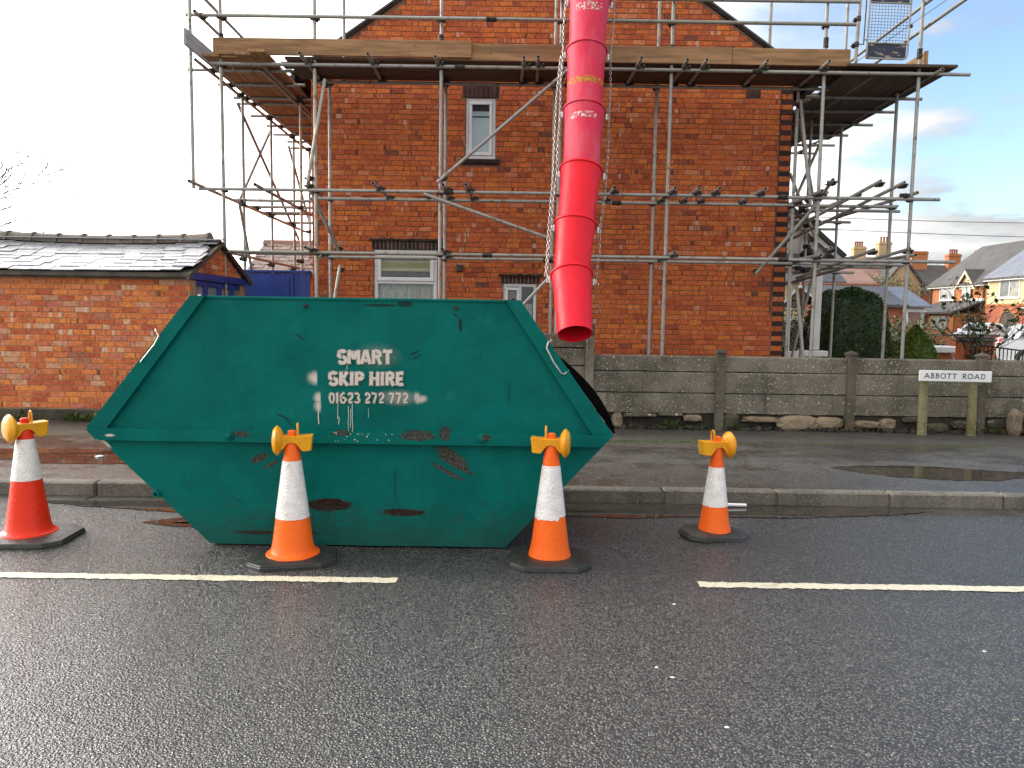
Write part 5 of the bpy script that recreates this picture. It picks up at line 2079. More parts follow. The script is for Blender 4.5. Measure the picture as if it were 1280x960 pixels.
# rim centre, rim radius for each bucket, top first; last entry is the open mouth
CH = [((.985, 10.60, 6.42), .272), ((.945, 10.50, 5.66), .272), ((.905, 10.33, 4.945), .262), ((.872, 10.10, 4.135), .264), ((.832, 9.86, 3.345), .264), ((.757, 9.62, 2.655), .254), ((.702, 9.42, 2.015), .250), ((.728, 9.02, 1.30), .205)]
brk = [[], []]
for i in range(len(CH) - 1):
    c0, r0 = Vector(CH[i][0]), CH[i][1]
    c1 = Vector(CH[i + 1][0])
    last = i == len(CH) - 2
    d = (c1 - c0).normalized()
    ln = (c1 - c0).length + (0 if last else .09)
    rb_ = CH[i + 1][1] if last else CH[i + 1][1] * .865
    M_ = Matrix.Translation(c0) @ (-d).to_track_quat('Z', 'Y').to_matrix().to_4x4()
    fl = lambda a, r, z: 1 + (.011 * math.cos(30 * a) * max(0, 1 - abs(z + .085) / .07) if z < -.03 else 0)
    prof = [(r0 * .985, -.004), (r0 + .012, -.002), (r0 + .014, -.010), (r0 + .012, -.022), (r0 - .004, -.026), (r0 - .006, -.04), (r0 - .008, -.06), (r0 - .011, -.085), (r0 - .015, -.12), (r0 - .02, -.16)]
    for k in range(1, 7):
        f = k / 6
        prof.append((r0 - .02 + (rb_ - r0 + .02) * f, -.16 - (ln - .16) * f))
    inner = [(rb_ - .007, -ln + .001), (r0 - .028, -.16), (r0 - .014, -.006)]
    mt = M_CHUTE_NEW if i >= 4 else M_CHUTE_OLD
    b = MB()
    b.lathe(prof + inner, 60, m=M_, mod=fl, caps=False)
    sec = b.build('chute_section', mt, ch, fix=True)
    if i >= 4:
        sec['label'] = 'brighter newer red bucket'
    else:
        sec['label'] = 'older faded red bucket'
    for s in (0, 1):
        sx = -1 if s == 0 else 1
        p = c0 + Vector((sx * (r0 + .018), -.03, -.10 + (.01 if s else .03)))
        bb = MB().bevbox(-.012, .012, -.02, .02, -.038, .038, .005, Matrix.Translation(p))
        bb.tube([p + Vector((sx * .014, 0, .028)), p + Vector((sx * .030, 0, .012)), p + Vector((sx * .030, 0, -.012)), p + Vector((sx * .014, 0, -.028))], .007, 6)
        bb.build('chain_bracket', M_UPVC, sec)
        brk[s].append(p + Vector((sx * .026, -.004, 0)))
    # remains of tape and worn lettering on three of the old buckets
    if i in (1, 2, 3):
        za, zb, a0, a1, mt2 = {1: (-.20, -.31, -135, -52, M_SCUFFW), 2: (-.50, -.585, -165, -22, M_TAPE), 3: (-.155, -.235, -135, -55, M_SCUFFW)}[i]
        bb = MB()
        n = 18
        for k in range(n + 1):
            a = R(a0 + (a1 - a0) * k / n)
            for z in (za, zb):
                f = (-z - .16) / (ln - .16)
                rr = r0 - .02 + (rb_ - r0 + .02) * max(f, 0) + (.004 if z > -.3 else .0025)
                # track-quat keeps X sideways; -Y faces the road
                bb.v.append(tuple(c0 + d * (-z) + Vector((math.cos(a) * rr, 0, 0)) + (Vector((0, 1, 0)) - d * d.y).normalized() * math.sin(a) * rr))
        for k in range(n):
            bb.f.append((2 * k, 2 * k + 1, 2 * k + 3, 2 * k + 2))
            bb.sm.append(True)
        bb.build('worn_print', mt2, sec)


def chain(pts, name='chain'):
    """oval links strung along a polyline, every other one turned a quarter"""
    b = MB()
    pitch = .046
    P = [Vector(p) for p in pts]
    seg = 0
    pos = P[0].copy()
    k = 0
    while seg < len(P) - 1:
        d = P[seg + 1] - pos
        if d.length < pitch:
            seg += 1
            continue
        u = d.normalized()
        c = pos + u * pitch / 2
        side = u.cross(Vector((0, 1, 0))).normalized()
        w = side if k % 2 else u.cross(side).normalized()
        ring = []
        for j in range(9):
            a = 2 * math.pi * j / 8
            ring.append(c + u * (.032 * math.sin(a)) + w * (.0125 * math.cos(a)))
        b.tube(ring, .0048, 4, False, True)
        pos += u * pitch
        k += 1
    return b.build(name, M_CHAIN, ch, kind='stuff')


for s in (0, 1):
    pts = []
    for i, p in enumerate(brk[s]):
        pts.append(p)
        if i < len(brk[s]) - 1:
            q = brk[s][i + 1]
            pts.append(p.lerp(q, .5) + Vector((.012 * (1 if s else -1), -.005, 0)))
    chain(pts)
chain([brk[0][2] + Vector((-.03, .02, 0)), brk[0][3] + Vector((-.05, .06, .2)), brk[0][4] + Vector((-.045, .02, 0)), brk[0][5] + Vector((-.03, .03, .1)), brk[0][6] + Vector((-.02, .01, .0))])
for s, p in enumerate((brk[0][6], brk[1][6])):
    MB().tube([p + Vector((-.02, 0, .0)), p + Vector((.0, -.02, -.035)), p + Vector((.03, -.01, -.045)), p + Vector((.035, 0, -.015))], .010, 6).build('shackle', M_CHAIN, ch)
# hanging frame: two tubes slung over the top ledger carry the chute
tube('transom', (.62, 10.30, 6.50), (.62, 11.9, 6.50))
tube('transom', (1.33, 10.30, 6.50), (1.33, 11.9, 6.50))
tube('ledger', (.30, 10.58, 6.452), (1.65, 10.58, 6.452))

# ================================================================== PORCH, LANTERN
pc = thing('side_porch', 'white timber porch gable on a slim white column beside the house', 'porch', (5.2, 15, 0))
b = MB()
gab = [(4.33, 2.78), (6.18, 2.775), (4.62, 4.09), (4.33, 4.33)]
b.prism(gab, 15.0, 15.03)
b.build('gable_board', M_WHITE, pc, fix=True)
b = MB()
for i in range(11):
    x = 4.36 + .165 * i
    zt = 4.33 - (x - 4.33) * .84 - .02
    b.box(x, x + .008, 14.985, 15.0, 2.80, max(zt, 2.82))
b.build('cover_strip', M_WHITE, pc, kind='stuff')
b = MB().prism([(4.33, 4.36), (6.30, 2.70), (6.36, 2.75), (4.33, 4.46)], 14.82, 17.6).build('roof', M_BLACK, pc, fix=True)
MB().prism([(4.33, 4.24), (6.22, 2.65), (6.28, 2.70), (4.33, 4.36)], 14.86, 14.90).build('barge_board', M_WHITE, pc, fix=True)
MB().bevbox(5.83, 5.96, 14.94, 15.07, .93, 2.78, .012).build('column', M_WHITE, pc)
MB().bevbox(5.60, 6.10, 14.85, 15.16, .80, .915, .012).build('base', M_WHITE, pc)
MB().bevbox(5.30, 5.70, 14.88, 15.0, .55, .90, .012).build('wall_panel', M_WHITE, pc)
MB().bevbox(5.70, 6.0, 14.9, 15.1, .05, .80, .012).build('pedestal', M_WHITE, pc)
MB().bevbox(4.40, 4.52, 14.9, 15.05, .1, 2.78, .01).build('door_frame', M_WHITE, pc)
MB().bevbox(5.33, 5.38, 14.95, 15.05, .9, 2.75, .006).build('frame_post', M_WHITE, pc)
ln = thing('hanging_lantern', 'black carriage lantern hanging under the white porch gable', 'lantern', (5.62, 14.75, 2.35))
b = MB()
b.lathe([(.10, .0), (.115, .01), (.085, .05), (.155, .26), (.165, .28), (.12, .33), (.055, .40), (.05, .43), (.02, .45), (.012, .52)], 8, c=(5.58, 14.75, 2.47), smooth=False)
b.build('lamp_body', M_BLACK, ln)
MB().lathe([(.080, .055), (.145, .255)], 8, c=(5.58, 14.75, 2.471), smooth=False, caps=False).build('pane', M_FARGLASS, ln)
MB().tube([(5.58, 14.75, 2.98), (5.58, 14.80, 3.06), (5.58, 14.99, 3.08)], .014, 6).build('hook', M_BLACK, ln)

# ================================================================== PLANTING


def leaf_cloud(mb, n, surf, size, rnd, droop=.3, inward=.18):
    """small leaf blades scattered in the outer shell of a body; surf(rnd) -> (point, outward normal)"""
    for _ in range(n):
        p, nn = surf(rnd)
        p = p - nn * rnd.random() ** 2 * inward
        t = Vector((rnd.gauss(0, 1), rnd.gauss(0, 1), rnd.gauss(0, 1)))
        ax = (nn * 1.1 + t * .75).normalized()
        sd_ = ax.cross(Vector((rnd.gauss(0, 1), rnd.gauss(0, 1), rnd.gauss(0, 1)))).normalized()
        s = size * rnd.uniform(.6, 1.35)
        a = p + ax * s
        m = p + ax * s * .5
        mb.add([p, m + sd_ * s * .32, a, m - sd_ * s * .32], [(0, 1, 2, 3)])


def lump_noise(d, k):
    return math.sin(d.x * 3.1 * k + 1) * math.sin(d.y * 2.7 * k + 2) * math.sin(d.z * 3.7 * k + .5)


def hedge_surf(cx, cy, x, y, z0, z1):
    def f(r):
        # superellipsoid standing on the ground
        while True:
            a, e = r.uniform(0, 2 * math.pi), math.asin(r.uniform(0, 1))
            d = Vector((math.cos(a) * math.cos(e), math.sin(a) * math.cos(e), math.sin(e)))
            q = 4.2
            k = (abs(d.x) ** q + abs(d.y) ** q + abs(d.z) ** (q * .95)) ** (-1 / q)
            k *= 1 + .03 * lump_noise(d, 2) + .015 * lump_noise(d, 6)
            p = Vector((cx + d.x * k * x, cy + d.y * k * y, z0 + d.z * k * (z1 - z0)))
            n = Vector((abs(d.x) ** 3 * math.copysign(1, d.x) / x, abs(d.y) ** 3 * math.copysign(1, d.y) / y, d.z ** 3 / (z1 - z0))).normalized()
            return p, n
    return f


def surf_of_rev(cx, cy, prof, z0):
    def f(r):
        z = r.random()
        a = r.uniform(0, 2 * math.pi)
        for (za, ra), (zb, rb) in zip(prof, prof[1:]):
            if za <= z <= zb:
                rr = ra + (rb - ra) * (z - za) / (zb - za)
                break
        rr *= 1 + .06 * math.sin(a * 5 + z * 9) + .04 * math.sin(a * 11 - z * 17)
        p = Vector((cx + math.cos(a) * rr, cy + math.sin(a) * rr, z0 + z * prof[-1][0] if False else z0 + z))
        return p, Vector((math.cos(a), math.sin(a), .45)).normalized()
    return f


def superellipsoid(mb, cx, cy, x, y, z0, z1, k_=.9, n=20):
    vs = []
    for i in range(n + 1):
        e = math.pi / 2 * i / n
        for j in range(2 * n):
            a = math.pi * j / n
            d = Vector((math.cos(a) * math.cos(e), math.sin(a) * math.cos(e), math.sin(e)))
            k = (abs(d.x) ** 4 + abs(d.y) ** 4 + abs(d.z) ** 4) ** (-1 / 4) * k_
            vs.append((cx + d.x * k * x, cy + d.y * k * y, z0 + d.z * k * (z1 - z0)))
    fs = [(i * 2 * n + j, i * 2 * n + (j + 1) % (2 * n), (i + 1) * 2 * n + (j + 1) % (2 * n), (i + 1) * 2 * n + j) for i in range(n) for j in range(2 * n)]
    mb.add(vs, fs, True)


r5 = random.Random(5)
hd = thing('clipped_hedge', 'tall dark green clipped box shaped hedge in the front garden', 'hedge', (7.17, 16.6, 0))
b = MB()
superellipsoid(b, 7.17, 16.6, .755, .8, .05, 2.17, .93)
leaf_cloud(b, 26000, hedge_surf(7.17, 16.6, .75, .8, .05, 2.15), .040, r5, inward=.07)
b.build('foliage', M_HEDGE, hd)
MB().tube([(7.17, 16.6, .02), (7.2, 16.6, .6)], [.07, .05], 8).build('trunk', M_BARK, hd)
cb = thing('conical_conifer', 'small bright green pointed dwarf conifer behind the low wall', 'shrub', (7.43, 14.2, 0))
prof = [(0, .30), (.25, .36), (.55, .375), (.85, .34), (1.05, .24), (1.2, .12), (1.33, .01)]
b = MB()
b.lathe([(q * .92, z * .97) for z, q in prof], 20, c=(7.43, 14.2, .1))
leaf_cloud(b, 9000, (lambda f: (lambda r: f(r)))(None) if False else (lambda r: (lambda z, a: (lambda rr: (Vector((7.43 + math.cos(a) * rr, 14.2 + math.sin(a) * rr, .1 + z)), Vector((math.cos(a), math.sin(a), .8)).normalized()))(
    next(ra + (rb_2 - ra) * (z - za) / (zb - za) for (za, ra), (zb, rb_2) in zip(prof, prof[1:]) if za <= z <= zb) * (1 + .05 * math.sin(a * 6 + z * 8))))(r.uniform(0, 1.33), r.uniform(0, 6.283))), .042, r5, inward=.05)
b.build('foliage', M_CONIFER, cb)
MB().tube([(7.43, 14.2, .02), (7.43, 14.2, .5)], .04, 8).build('trunk', M_BARK, cb)


def branches(mb, p, d, ln, rad, depth, rnd, tips, spread=.55, up=.12, minr=.003, segs=3):
    pts = [p]
    rr = [rad]
    for i in range(segs):
        d = (d + Vector((rnd.gauss(0, .16), rnd.gauss(0, .16), rnd.gauss(0, .12) + up * .3))).normalized()
        p = p + d * ln / segs
        pts.append(p)
        rr.append(max(rad * (1 - .45 * (i + 1) / segs), minr))
    mb.tube(pts, rr, 5 if depth > 1 else 4, False)
    if depth == 0:
        tips.append((p, d))
        return
    nb = rnd.choice((2, 3, 3))
    for k in range(nb):
        i = rnd.randrange(1, segs + 1)
        q = pts[i] if k else pts[-1]
        dd = (d + Vector((rnd.gauss(0, spread), rnd.gauss(0, spread), rnd.gauss(0, spread * .8) + up))).normalized()
        branches(mb, q, dd, ln * rnd.uniform(.6, .85), rr[i] * .68, depth - 1, rnd, tips, spread, up, minr, segs)
        tips.append((q, dd))


def leaves_at(tips, n, size, rnd, jitter):
    b = MB()
    for _ in range(n):
        p, d = rnd.choice(tips)
        p = p + Vector((rnd.gauss(0, jitter), rnd.gauss(0, jitter), rnd.gauss(0, jitter)))
        ax = Vector((rnd.gauss(0, 1), rnd.gauss(0, 1), rnd.gauss(0, 1) + .3)).normalized()
        sd_ = ax.cross(Vector((rnd.gauss(0, 1), rnd.gauss(0, 1), rnd.gauss(0, 1)))).normalized()
        s = size * rnd.uniform(.6, 1.3)
        b.add([p, p + ax * s * .5 + sd_ * s * .35, p + ax * s, p + ax * s * .5 - sd_ * s * .35], [(0, 1, 2, 3)])
    return b


# straggly rose bush
rs_ = thing('rose_bush', 'straggly half bare rose bush with a few green leaves behind the wall', 'bush', (8.75, 14.6, 0))
rr6 = random.Random(21)
b = MB()
tips = []
for k in range(6):
    branches(b, Vector((8.72 + rr6.uniform(-.10, .10), 14.6 + rr6.uniform(-.1, .1), .08)), Vector((rr6.uniform(-.38, .42), rr6.uniform(-.4, .4), 1)).normalized(), rr6.uniform(.75, 1.05), .026, 3, rr6, tips, .5, .15, .004)
b.build('branch', M_BARK, rs_)
leaves_at(tips, 380, .095, rr6, .03).build('foliage', M_SHRUB, rs_)


def shrub(name, label, cat, x, y, h, w, n, mt, seed, size=.06, depth=3, bark=M_BARK, stems=6):
    t = thing(name, label, cat, (x, y, 0))
    r_ = random.Random(seed)
    bb = MB()
    tp = []
    for k in range(stems):
        branches(bb, Vector((x + r_.uniform(-.2, .2) * w, y + r_.uniform(-.2, .2) * w, .05)), Vector((r_.uniform(-.7, .7) * w / h, r_.uniform(-.5, .5) * w / h, 1)).normalized(), h * .42, .02 * h, depth, r_, tp, .6, .12, .004)
    bb.build('branch', bark, t)
    tp = [q for q in tp if q[0].z < h * 1.1 and q[0].z > h * .12]
    leaves_at(tp, n, size, r_, size * 2.2).build('foliage', mt, t)
    return t


shrub('garden_shrub', 'loose olive green shrub between the dark hedge and the dwarf conifer', 'shrub', 8.3, 17.5, 1.25, 1.0, 2600, M_SHRUB, 31, .07)
shrub('garden_shrub', 'bushy light green shrub at the side of the house behind the white column', 'shrub', 7.75, 20.6, 1.9, 1.3, 3600, M_SHRUB, 33, .08)
shrub('garden_shrub', 'low dark leaved shrub at the foot of the white porch', 'shrub', 5.55, 16.2, .75, .4, 500, M_HEDGE, 35, .07, 2)
shrub('garden_shrub', 'thin bare twiggy shrub beside the dark hedge', 'shrub', 7.05, 14.9, 1.0, .5, 60, M_SHRUB, 36, .05, 3)
shrub('garden_shrub', 'green shrub growing before the porch of the orange brick house', 'shrub', 13.4, 26, 1.45, 1.5, 2200, M_SHRUB, 37, .10)


def tree(name, label, x, y, h, spread, n, mt, seed, depth=4, bark=M_BARK, leaf=.16, z=0.):
    t = thing(name, label, 'tree', (x, y, z))
    r_ = random.Random(seed)
    bb = MB()
    tp = []
    top = Vector((x, y, z + h * .34))
    bb.tube([(x, y, z - .1), (x + .03, y, z + h * .17), tuple(top)], [h * .026, h * .02, h * .016], 9)
    bb.build('trunk', bark, t)
    cr = MB()
    for k in range(6):
        a = 2 * math.pi * k / 6 + r_.uniform(-.4, .4)
        branches(cr, top - Vector((0, 0, r_.uniform(0, h * .08))), Vector((math.cos(a) * spread, math.sin(a) * spread, r_.uniform(.6, 1.2))).normalized(), h * .26, h * .011, depth, r_, tp, .5, .06, h * .0006)
    cr.build('limbs', bark, t)
    if n:
        leaves_at(tp, n, leaf, r_, leaf * 1.5).build('crown', mt, t)
    return t


# bare tree at far left: only the ends of its boughs reach into the picture
lt = thing('bare_tree', 'leafless winter tree whose twigs reach in beyond the garage roof', 'tree', (-11.6, 15.5, 0))
r7 = random.Random(44)
b = MB().tube([(-11.9, 15.5, 0), (-11.85, 15.5, 1.6), (-11.7, 15.5, 3.0)], [.20, .15, .12], 10)
b.build('trunk', M_BARK_PALE, lt)
b = MB()
tp = []
for (dz, dx, dy) in ((.42, .9, .1), (.28, 1, -.1), (.75, .75, .2), (1.1, .3, .2), (.6, -.8, .3), (.9, -.3, -.4), (.05, 1, .15)):
    branches(b, Vector((-11.7, 15.5, 2.9)), Vector((dx, dy, dz)).normalized(), 1.15, .05, 4, r7, tp, .42, .05, .006)
b.build('limbs', M_BARK_PALE, lt)

# weeds and grass at the wall foot and along the pavement seam
wd_ = MB()
r8 = random.Random(9)


def tuft(mb, x, y, z, n, h, w):
    for _ in range(n):
        a = r8.uniform(0, 6.283)
        p = Vector((x + r8.gauss(0, w), y + r8.gauss(0, w * .5), z))
        d = Vector((math.cos(a) * r8.uniform(.2, .9), math.sin(a) * r8.uniform(.2, .9), 1)).normalized()
        s = Vector((-math.sin(a), math.cos(a), 0)) * h * r8.uniform(.06, .14)
        l_ = h * r8.uniform(.5, 1.2)
        mb.add([p - s * .4, p + d * l_ * .55 + s, p + d * l_ + Vector((math.cos(a), math.sin(a), -.2)) * l_ * .25, p + d * l_ * .55 - s], [(0, 1, 2, 3)])


for (x, n, h) in ((1.98, 22, .11), (2.02, 14, .16), (1.55, 14, .07), (2.30, 18, .08), (2.9, 16, .10), (3.1, 10, .07), (4.45, 10, .06), (4.7, 12, .08), (6.05, 30, .10), (6.15, 24, .12), (5.4, 8, .05), (6.5, 16, .08), (1.35, 8, .05), (2.45, 8, .08)):
    tuft(wd_, x, WALL_Y - .05, PAVE_Z, n, h, .035)
for (x, n, h) in ((-5.55, 34, .13), (-5.4, 22, .10), (-5.25, 26, .14), (-4.95, 12, .08), (-6.2, 16, .09), (-4.6, 10, .06)):
    tuft(wd_, x, WALL_Y - .10, PAVE_Z, n, h, .04)
for i in range(170):
    x = r8.uniform(.75, 2.3) if r8.random() < .8 else r8.uniform(2.3, 5.2)
    tuft(wd_, x, 8.62 + r8.gauss(0, .05), PAVE_Z, 4, .028, .03)
tuft(wd_, 2.72, KERB_Y + .13, PAVE_Z + .01, 14, .02, .03)
o = wd_.build('weeds', M_WEED, None, kind='stuff')
tag(o, 'small green weeds and moss tufts along the wall foot and pavement seam', 'weeds')

# ================================================================== GARDEN PILLAR, RAILINGS
gp_ = thing('garden_wall', 'red brick garden wall with stone coping behind the street sign', 'garden wall', (9.1, 15, 0))
b = MB()
rects = []
z = .1
k = 0
bm_ = MB()
brick_mesh(bm_, -.108, .108, -.034, .034, 0, .05)
me_gb = bm_.mesh('brick', M_BRICK)
bm_ = MB()
brick_mesh(bm_, -.052, .052, -.034, .034, 0, .05)
me_gh = bm_.mesh('brick', M_BRICK)
while z < 1.10:
    x = 8.80 + (.058 if k % 2 else .113)
    if k % 2:
        link('brick', me_gh, gp_, (8.855, 15.0, z + .034))
        x = 9.025
    else:
        x = 8.915
    while x < 9.36:
        link('brick', me_gb, gp_, (x, 15.0, z + .034))
        x += .226
    z += .0775
    k += 1
MB().box(8.81, 9.37, 15.008, 15.30, .05, 1.135).build('core', M_MORTAR, gp_)
MB().box(8.805, 8.812, 15.012, 15.30, .1, 1.13).build('end_face', M_BRICK, gp_)
MB().bevbox(8.76, 9.42, 14.95, 15.36, 1.14, 1.185, .012).bevbox(8.79, 9.39, 14.98, 15.33, 1.187, 1.235, .02).build('coping', M_KERB, gp_)
rl = thing('iron_railing', 'low black wrought iron railing sloping down beside the brick garden wall', 'railing', (9.5, 14.5, 0))
X0, X1 = 8.72, 10.6


def rail_z(x):
    f = (x - X0) / .95
    return 1.11 - .13 * min(f, 1) ** .8


MB().tube([(X0 + (X1 - X0) * i / 14, 14.5, rail_z(X0 + (X1 - X0) * i / 14)) for i in range(15)], .016, 6).build('top_rail', M_BLACK, rl)
MB().box(X0, X1, 14.49, 14.51, .22, .245).build('bottom_rail', M_BLACK, rl)
n = 26
bal = MB().tube([(0, 0, 0), (0, 0, 1)], .009, 5).mesh('baluster', M_BLACK)
for i in range(n):
    x = X0 + .02 + (X1 - X0 - .04) * i / (n - 1)
    o = link('baluster', bal, rl, (x, 14.5, .22))
    o.scale = (1.5 if i % 6 == 0 else 1, 1, rail_z(x) - .22)
for i in range(0, n - 1):
    if i % 6 in (1, 3):
        x = X0 + .02 + (X1 - X0 - .04) * (i + .5) / (n - 1)
        bb = MB()
        for zz in (.42, .72):
            pts = [(x + .035 * math.cos(a) * (1 - a / 14), 14.5, zz + .09 * math.sin(a) * (1 - a / 16)) for a in [j * .55 for j in range(14)]]
            bb.tube(pts, .007, 4)
        bb.build('scroll', M_BLACK, rl)

# ================================================================== VEHICLES


def make_car(label, loc, rotz, paint, hatch=True):
    """small hatchback, nose towards +X, built in own space"""
    t = thing('parked_car', label, 'car', (0, 0, 0), 'cars parked along the far street')
    t['_abs'] = 0
    # sections along X: (x, belt z, roof z, half width low, half width belt, half width roof)
    W = .86
    low = [(-1.98, .48), (-1.99, .80), (-1.93, .98), (-1.3, .99), (-.4, .96), (.75, .92), (1.35, .83), (1.80, .68), (1.93, .52), (1.92, .30), (-1.90, .28)]
    b = MB()
    sec = []
    for (yy, k, dz) in ((-W + .03, .97, -.01), (-W, 1.0, 0), (-W * .6, 1.012, .015), (0, 1.02, .02), (W * .6, 1.012, .015), (W, 1.0, 0), (W - .03, .97, -.01)):
        sec.append([(x * k, yy, z + (dz if z > .6 else 0)) for x, z in low])
    nn = len(low)
    for s_ in sec:
        b.v += s_
    for i in range(len(sec) - 1):
        for k in range(nn):
            a, c = i * nn + k, i * nn + (k + 1) % nn
            b.f.append((a, c, c + nn, a + nn))
            b.sm.append(True)
    b.f += [tuple(range(nn)), tuple(range(len(sec) * nn - 1, (len(sec) - 1) * nn - 1, -1))]
    b.sm += [False, False]
    b.build('body', paint, t, fix=True)
    # cabin: roof, pillars
    roofp = [(-1.90, .96), (-1.62, 1.36), (-1.25, 1.47), (-.4, 1.50), (.15, 1.44), (.95, .90)]
    b = MB()
    for (yy, dz) in ((-W + .03, 0), (W - .03, 0)):
        for (x, z) in roofp:
            k = 1 - .22 * max(z - .93, 0) / .57
            b.v.append((x, yy * k, z))
    m = len(roofp)
    for k in range(m - 1):
        b.f.append((k, k + 1, m + k + 1, m + k))
        b.sm.append(True)
    b.f += [tuple(range(m)), tuple(range(2 * m - 1, m - 1, -1))]
    b.sm += [False, False]
    b.build('cabin', paint, t, fix=True)
    for s_ in (-1, 1):
        for poly in ([(-1.50, 1.0), (-1.30, 1.36), (-.92, 1.41), (-.88, 1.0)], [(-.80, 1.0), (-.82, 1.42), (-.35, 1.43), (-.30, 1.0)], [(-.22, 1.0), (-.26, 1.43), (.12, 1.38), (.66, .99)]):
            vs = []
            for x, z in poly:
                k = 1 - .22 * max(z - .93, 0) / .57
                vs.append((x, s_ * (W - .03) * k + s_ * .006, z))
            MB().add(vs, [(0, 1, 2, 3)] if s_ < 0 else [(3, 2, 1, 0)]).build('side_window', M_CARGLASS, t)
        MB().bevbox(-.70, -.52, s_ * (W + .012) - .01, s_ * (W + .012) + .01, .80, .83, .004).build('door_handle', paint, t)
        for wx in (-1.22, 1.22):
            wT = Matrix.Translation((wx, s_ * (W - .10), .31)) @ Matrix.Rotation(R(90), 4, 'X')
            MB().lathe([(.30, -.09), (.31, -.06), (.31, .06), (.30, .09)], 24, m=wT).build('tyre', M_RUBBER, t)
            wr = Matrix.Translation((wx, s_ * (W - .006), .31)) @ Matrix.Rotation(R(90), 4, 'X')
            MB().lathe([(.20, -.012), (.20, .010), (.06, .014)], 20, m=wr).build('rim', M_CHROME, t)
            # dark arch lip
            pts = [(wx + .36 * math.cos(a), s_ * (W + .004), .31 + .36 * math.sin(a)) for a in [math.pi * j / 10 for j in range(11)]]
            bb = MB()
            for j in range(10):
                p, q = pts[j], pts[j + 1]
                bb.add([p, q, (wx + .315 * (q[0] - wx) / .36, q[1] , .31 + .315 * (q[2] - .31) / .36), (wx + .315 * (p[0] - wx) / .36, p[1], .31 + .315 * (p[2] - .31) / .36)], [(0, 1, 2, 3)])
            bb.build('wheel_arch', M_BLACK, t)
        MB().bevbox(-2.0, -1.72, s_ * .66 - .15, s_ * .66 + .165, .80, .99, .03).build('tail_light', M_CARRED, t)
        MB().bevbox(1.62, 1.86, s_ * .62 - .12, s_ * .62 + .12, .62, .76, .03).build('headlight', M_UPVC, t)
        MB().bevbox(.42, .60, s_ * .93 - .07, s_ * .93 + .05, .96, 1.10, .02).build('mirror', paint, t)
    vs = [(-1.885, -.62, 1.02), (-1.885, .62, 1.02), (-1.665, .56, 1.34), (-1.665, -.56, 1.34)]
    MB().add([(x - .012, y, z) for x, y, z in vs], [(3, 2, 1, 0)]).build('rear_window', M_CARGLASS, t)
    vs = [(.88, -.66, .98), (.88, .66, .98), (.24, .58, 1.40), (.24, -.58, 1.40)]
    MB().add([(x + .014, y, z + .012) for x, y, z in vs], [(0, 1, 2, 3)]).build('windscreen', M_CARGLASS, t)
    MB().box(-2.03, -2.0, -.26, .26, .60, .71).build('number_plate', M_BLIND, t)
    t.location = loc
    t.rotation_euler = (0, 0, rotz)
    return t


def copy_car(src, label, loc, rotz):
    o = dup(src, loc, rotz, label)
    return o


car = make_car('white hatchback showing its red tail light at the right edge beyond the railings', (18.15, 25.1, .02), R(-27), M_CARWHITE)
copy_car(car, 'pale white car half hidden behind the white porch column', (6.35, 21.6, .10), R(176))
copy_car(car, 'white car parked before the orange brick house, left of two behind the rose bush', (29.0, 48.0, .02), R(215))
copy_car(car, 'white car parked behind the brick garden wall, between rose bush and hatchback', (28.0, 42.5, .02), R(150))

# ================================================================== HOUSES ALONG THE FAR STREET


def quad_house(name, label, x_front, x_back, y0, y1, z_eave, z_ridge, mt_wall, mt_roof, over=.35):
    """terrace house fronting -X, ridge along Y"""
    t = thing(name, label, 'house', ((x_front + x_back) / 2, (y0 + y1) / 2, 0))
    MB().box(x_front, x_back, y0, y1, 0, z_eave).build('wall', mt_wall, t)
    xm = (x_front + x_back) / 2
    b = MB()
    s = (z_ridge - z_eave) / (xm - x_front)
    prof = [(x_front - over, z_eave - over * s + .06), (xm, z_ridge + .06), (x_back + over, z_eave - over * s + .06), (x_back + over, z_eave - over * s), (xm, z_ridge - .12), (x_front - over, z_eave - over * s)]
    b.prism(prof, y0 - .15, y1 + .15)
    rf = b.build('roof', mt_roof, t, fix=True)
    g = MB().prism([(x_front + .02, z_eave), (x_back - .02, z_eave), (xm, z_ridge - .14)], y0 + .01, y0 + .2)
    g.prism([(x_front + .02, z_eave), (x_back - .02, z_eave), (xm, z_ridge - .14)], y1 - .2, y1 - .01)
    g.build('gable', mt_wall, t, fix=True)
    MB().box(x_front - over - .10, x_front - over + .02, y0 - .1, y1 + .1, z_eave - over * s - .06, z_eave - over * s + .06).build('roof_gutter', M_DARK, t)
    MB().box(x_front - over, x_front - .001, y0 + .01, y1 - .01, z_eave - over * s - .16, z_eave - over * s - .02).build('fascia', M_WHITE, t)
    return t, rf, s


def front_window(t, x, ya, yb, za, zb, bars=2, mt=M_WHITE):
    f = MB()
    w = .09
    f.box(x - .05, x + .02, ya, yb, za, za + w).box(x - .05, x + .02, ya, yb, zb - w, zb)
    f.box(x - .049, x + .02, ya, ya + w, za + w, zb - w).box(x - .049, x + .02, yb - w, yb, za + w, zb - w)
    for i in range(1, bars):
        y = ya + (yb - ya) * i / bars
        f.box(x - .049, x + .02, y - w * .4, y + w * .4, za + w, zb - w)
    fr = f.build('window', mt, t)
    MB().box(x - .02, x + .015, ya + w, yb - w, za + w, zb - w).build('pane', M_FARGLASS, fr)
    MB().box(x - .10, x - .05, ya - .08, yb + .08, za - .08, za - .001).build('sill', mt, fr)
    return fr


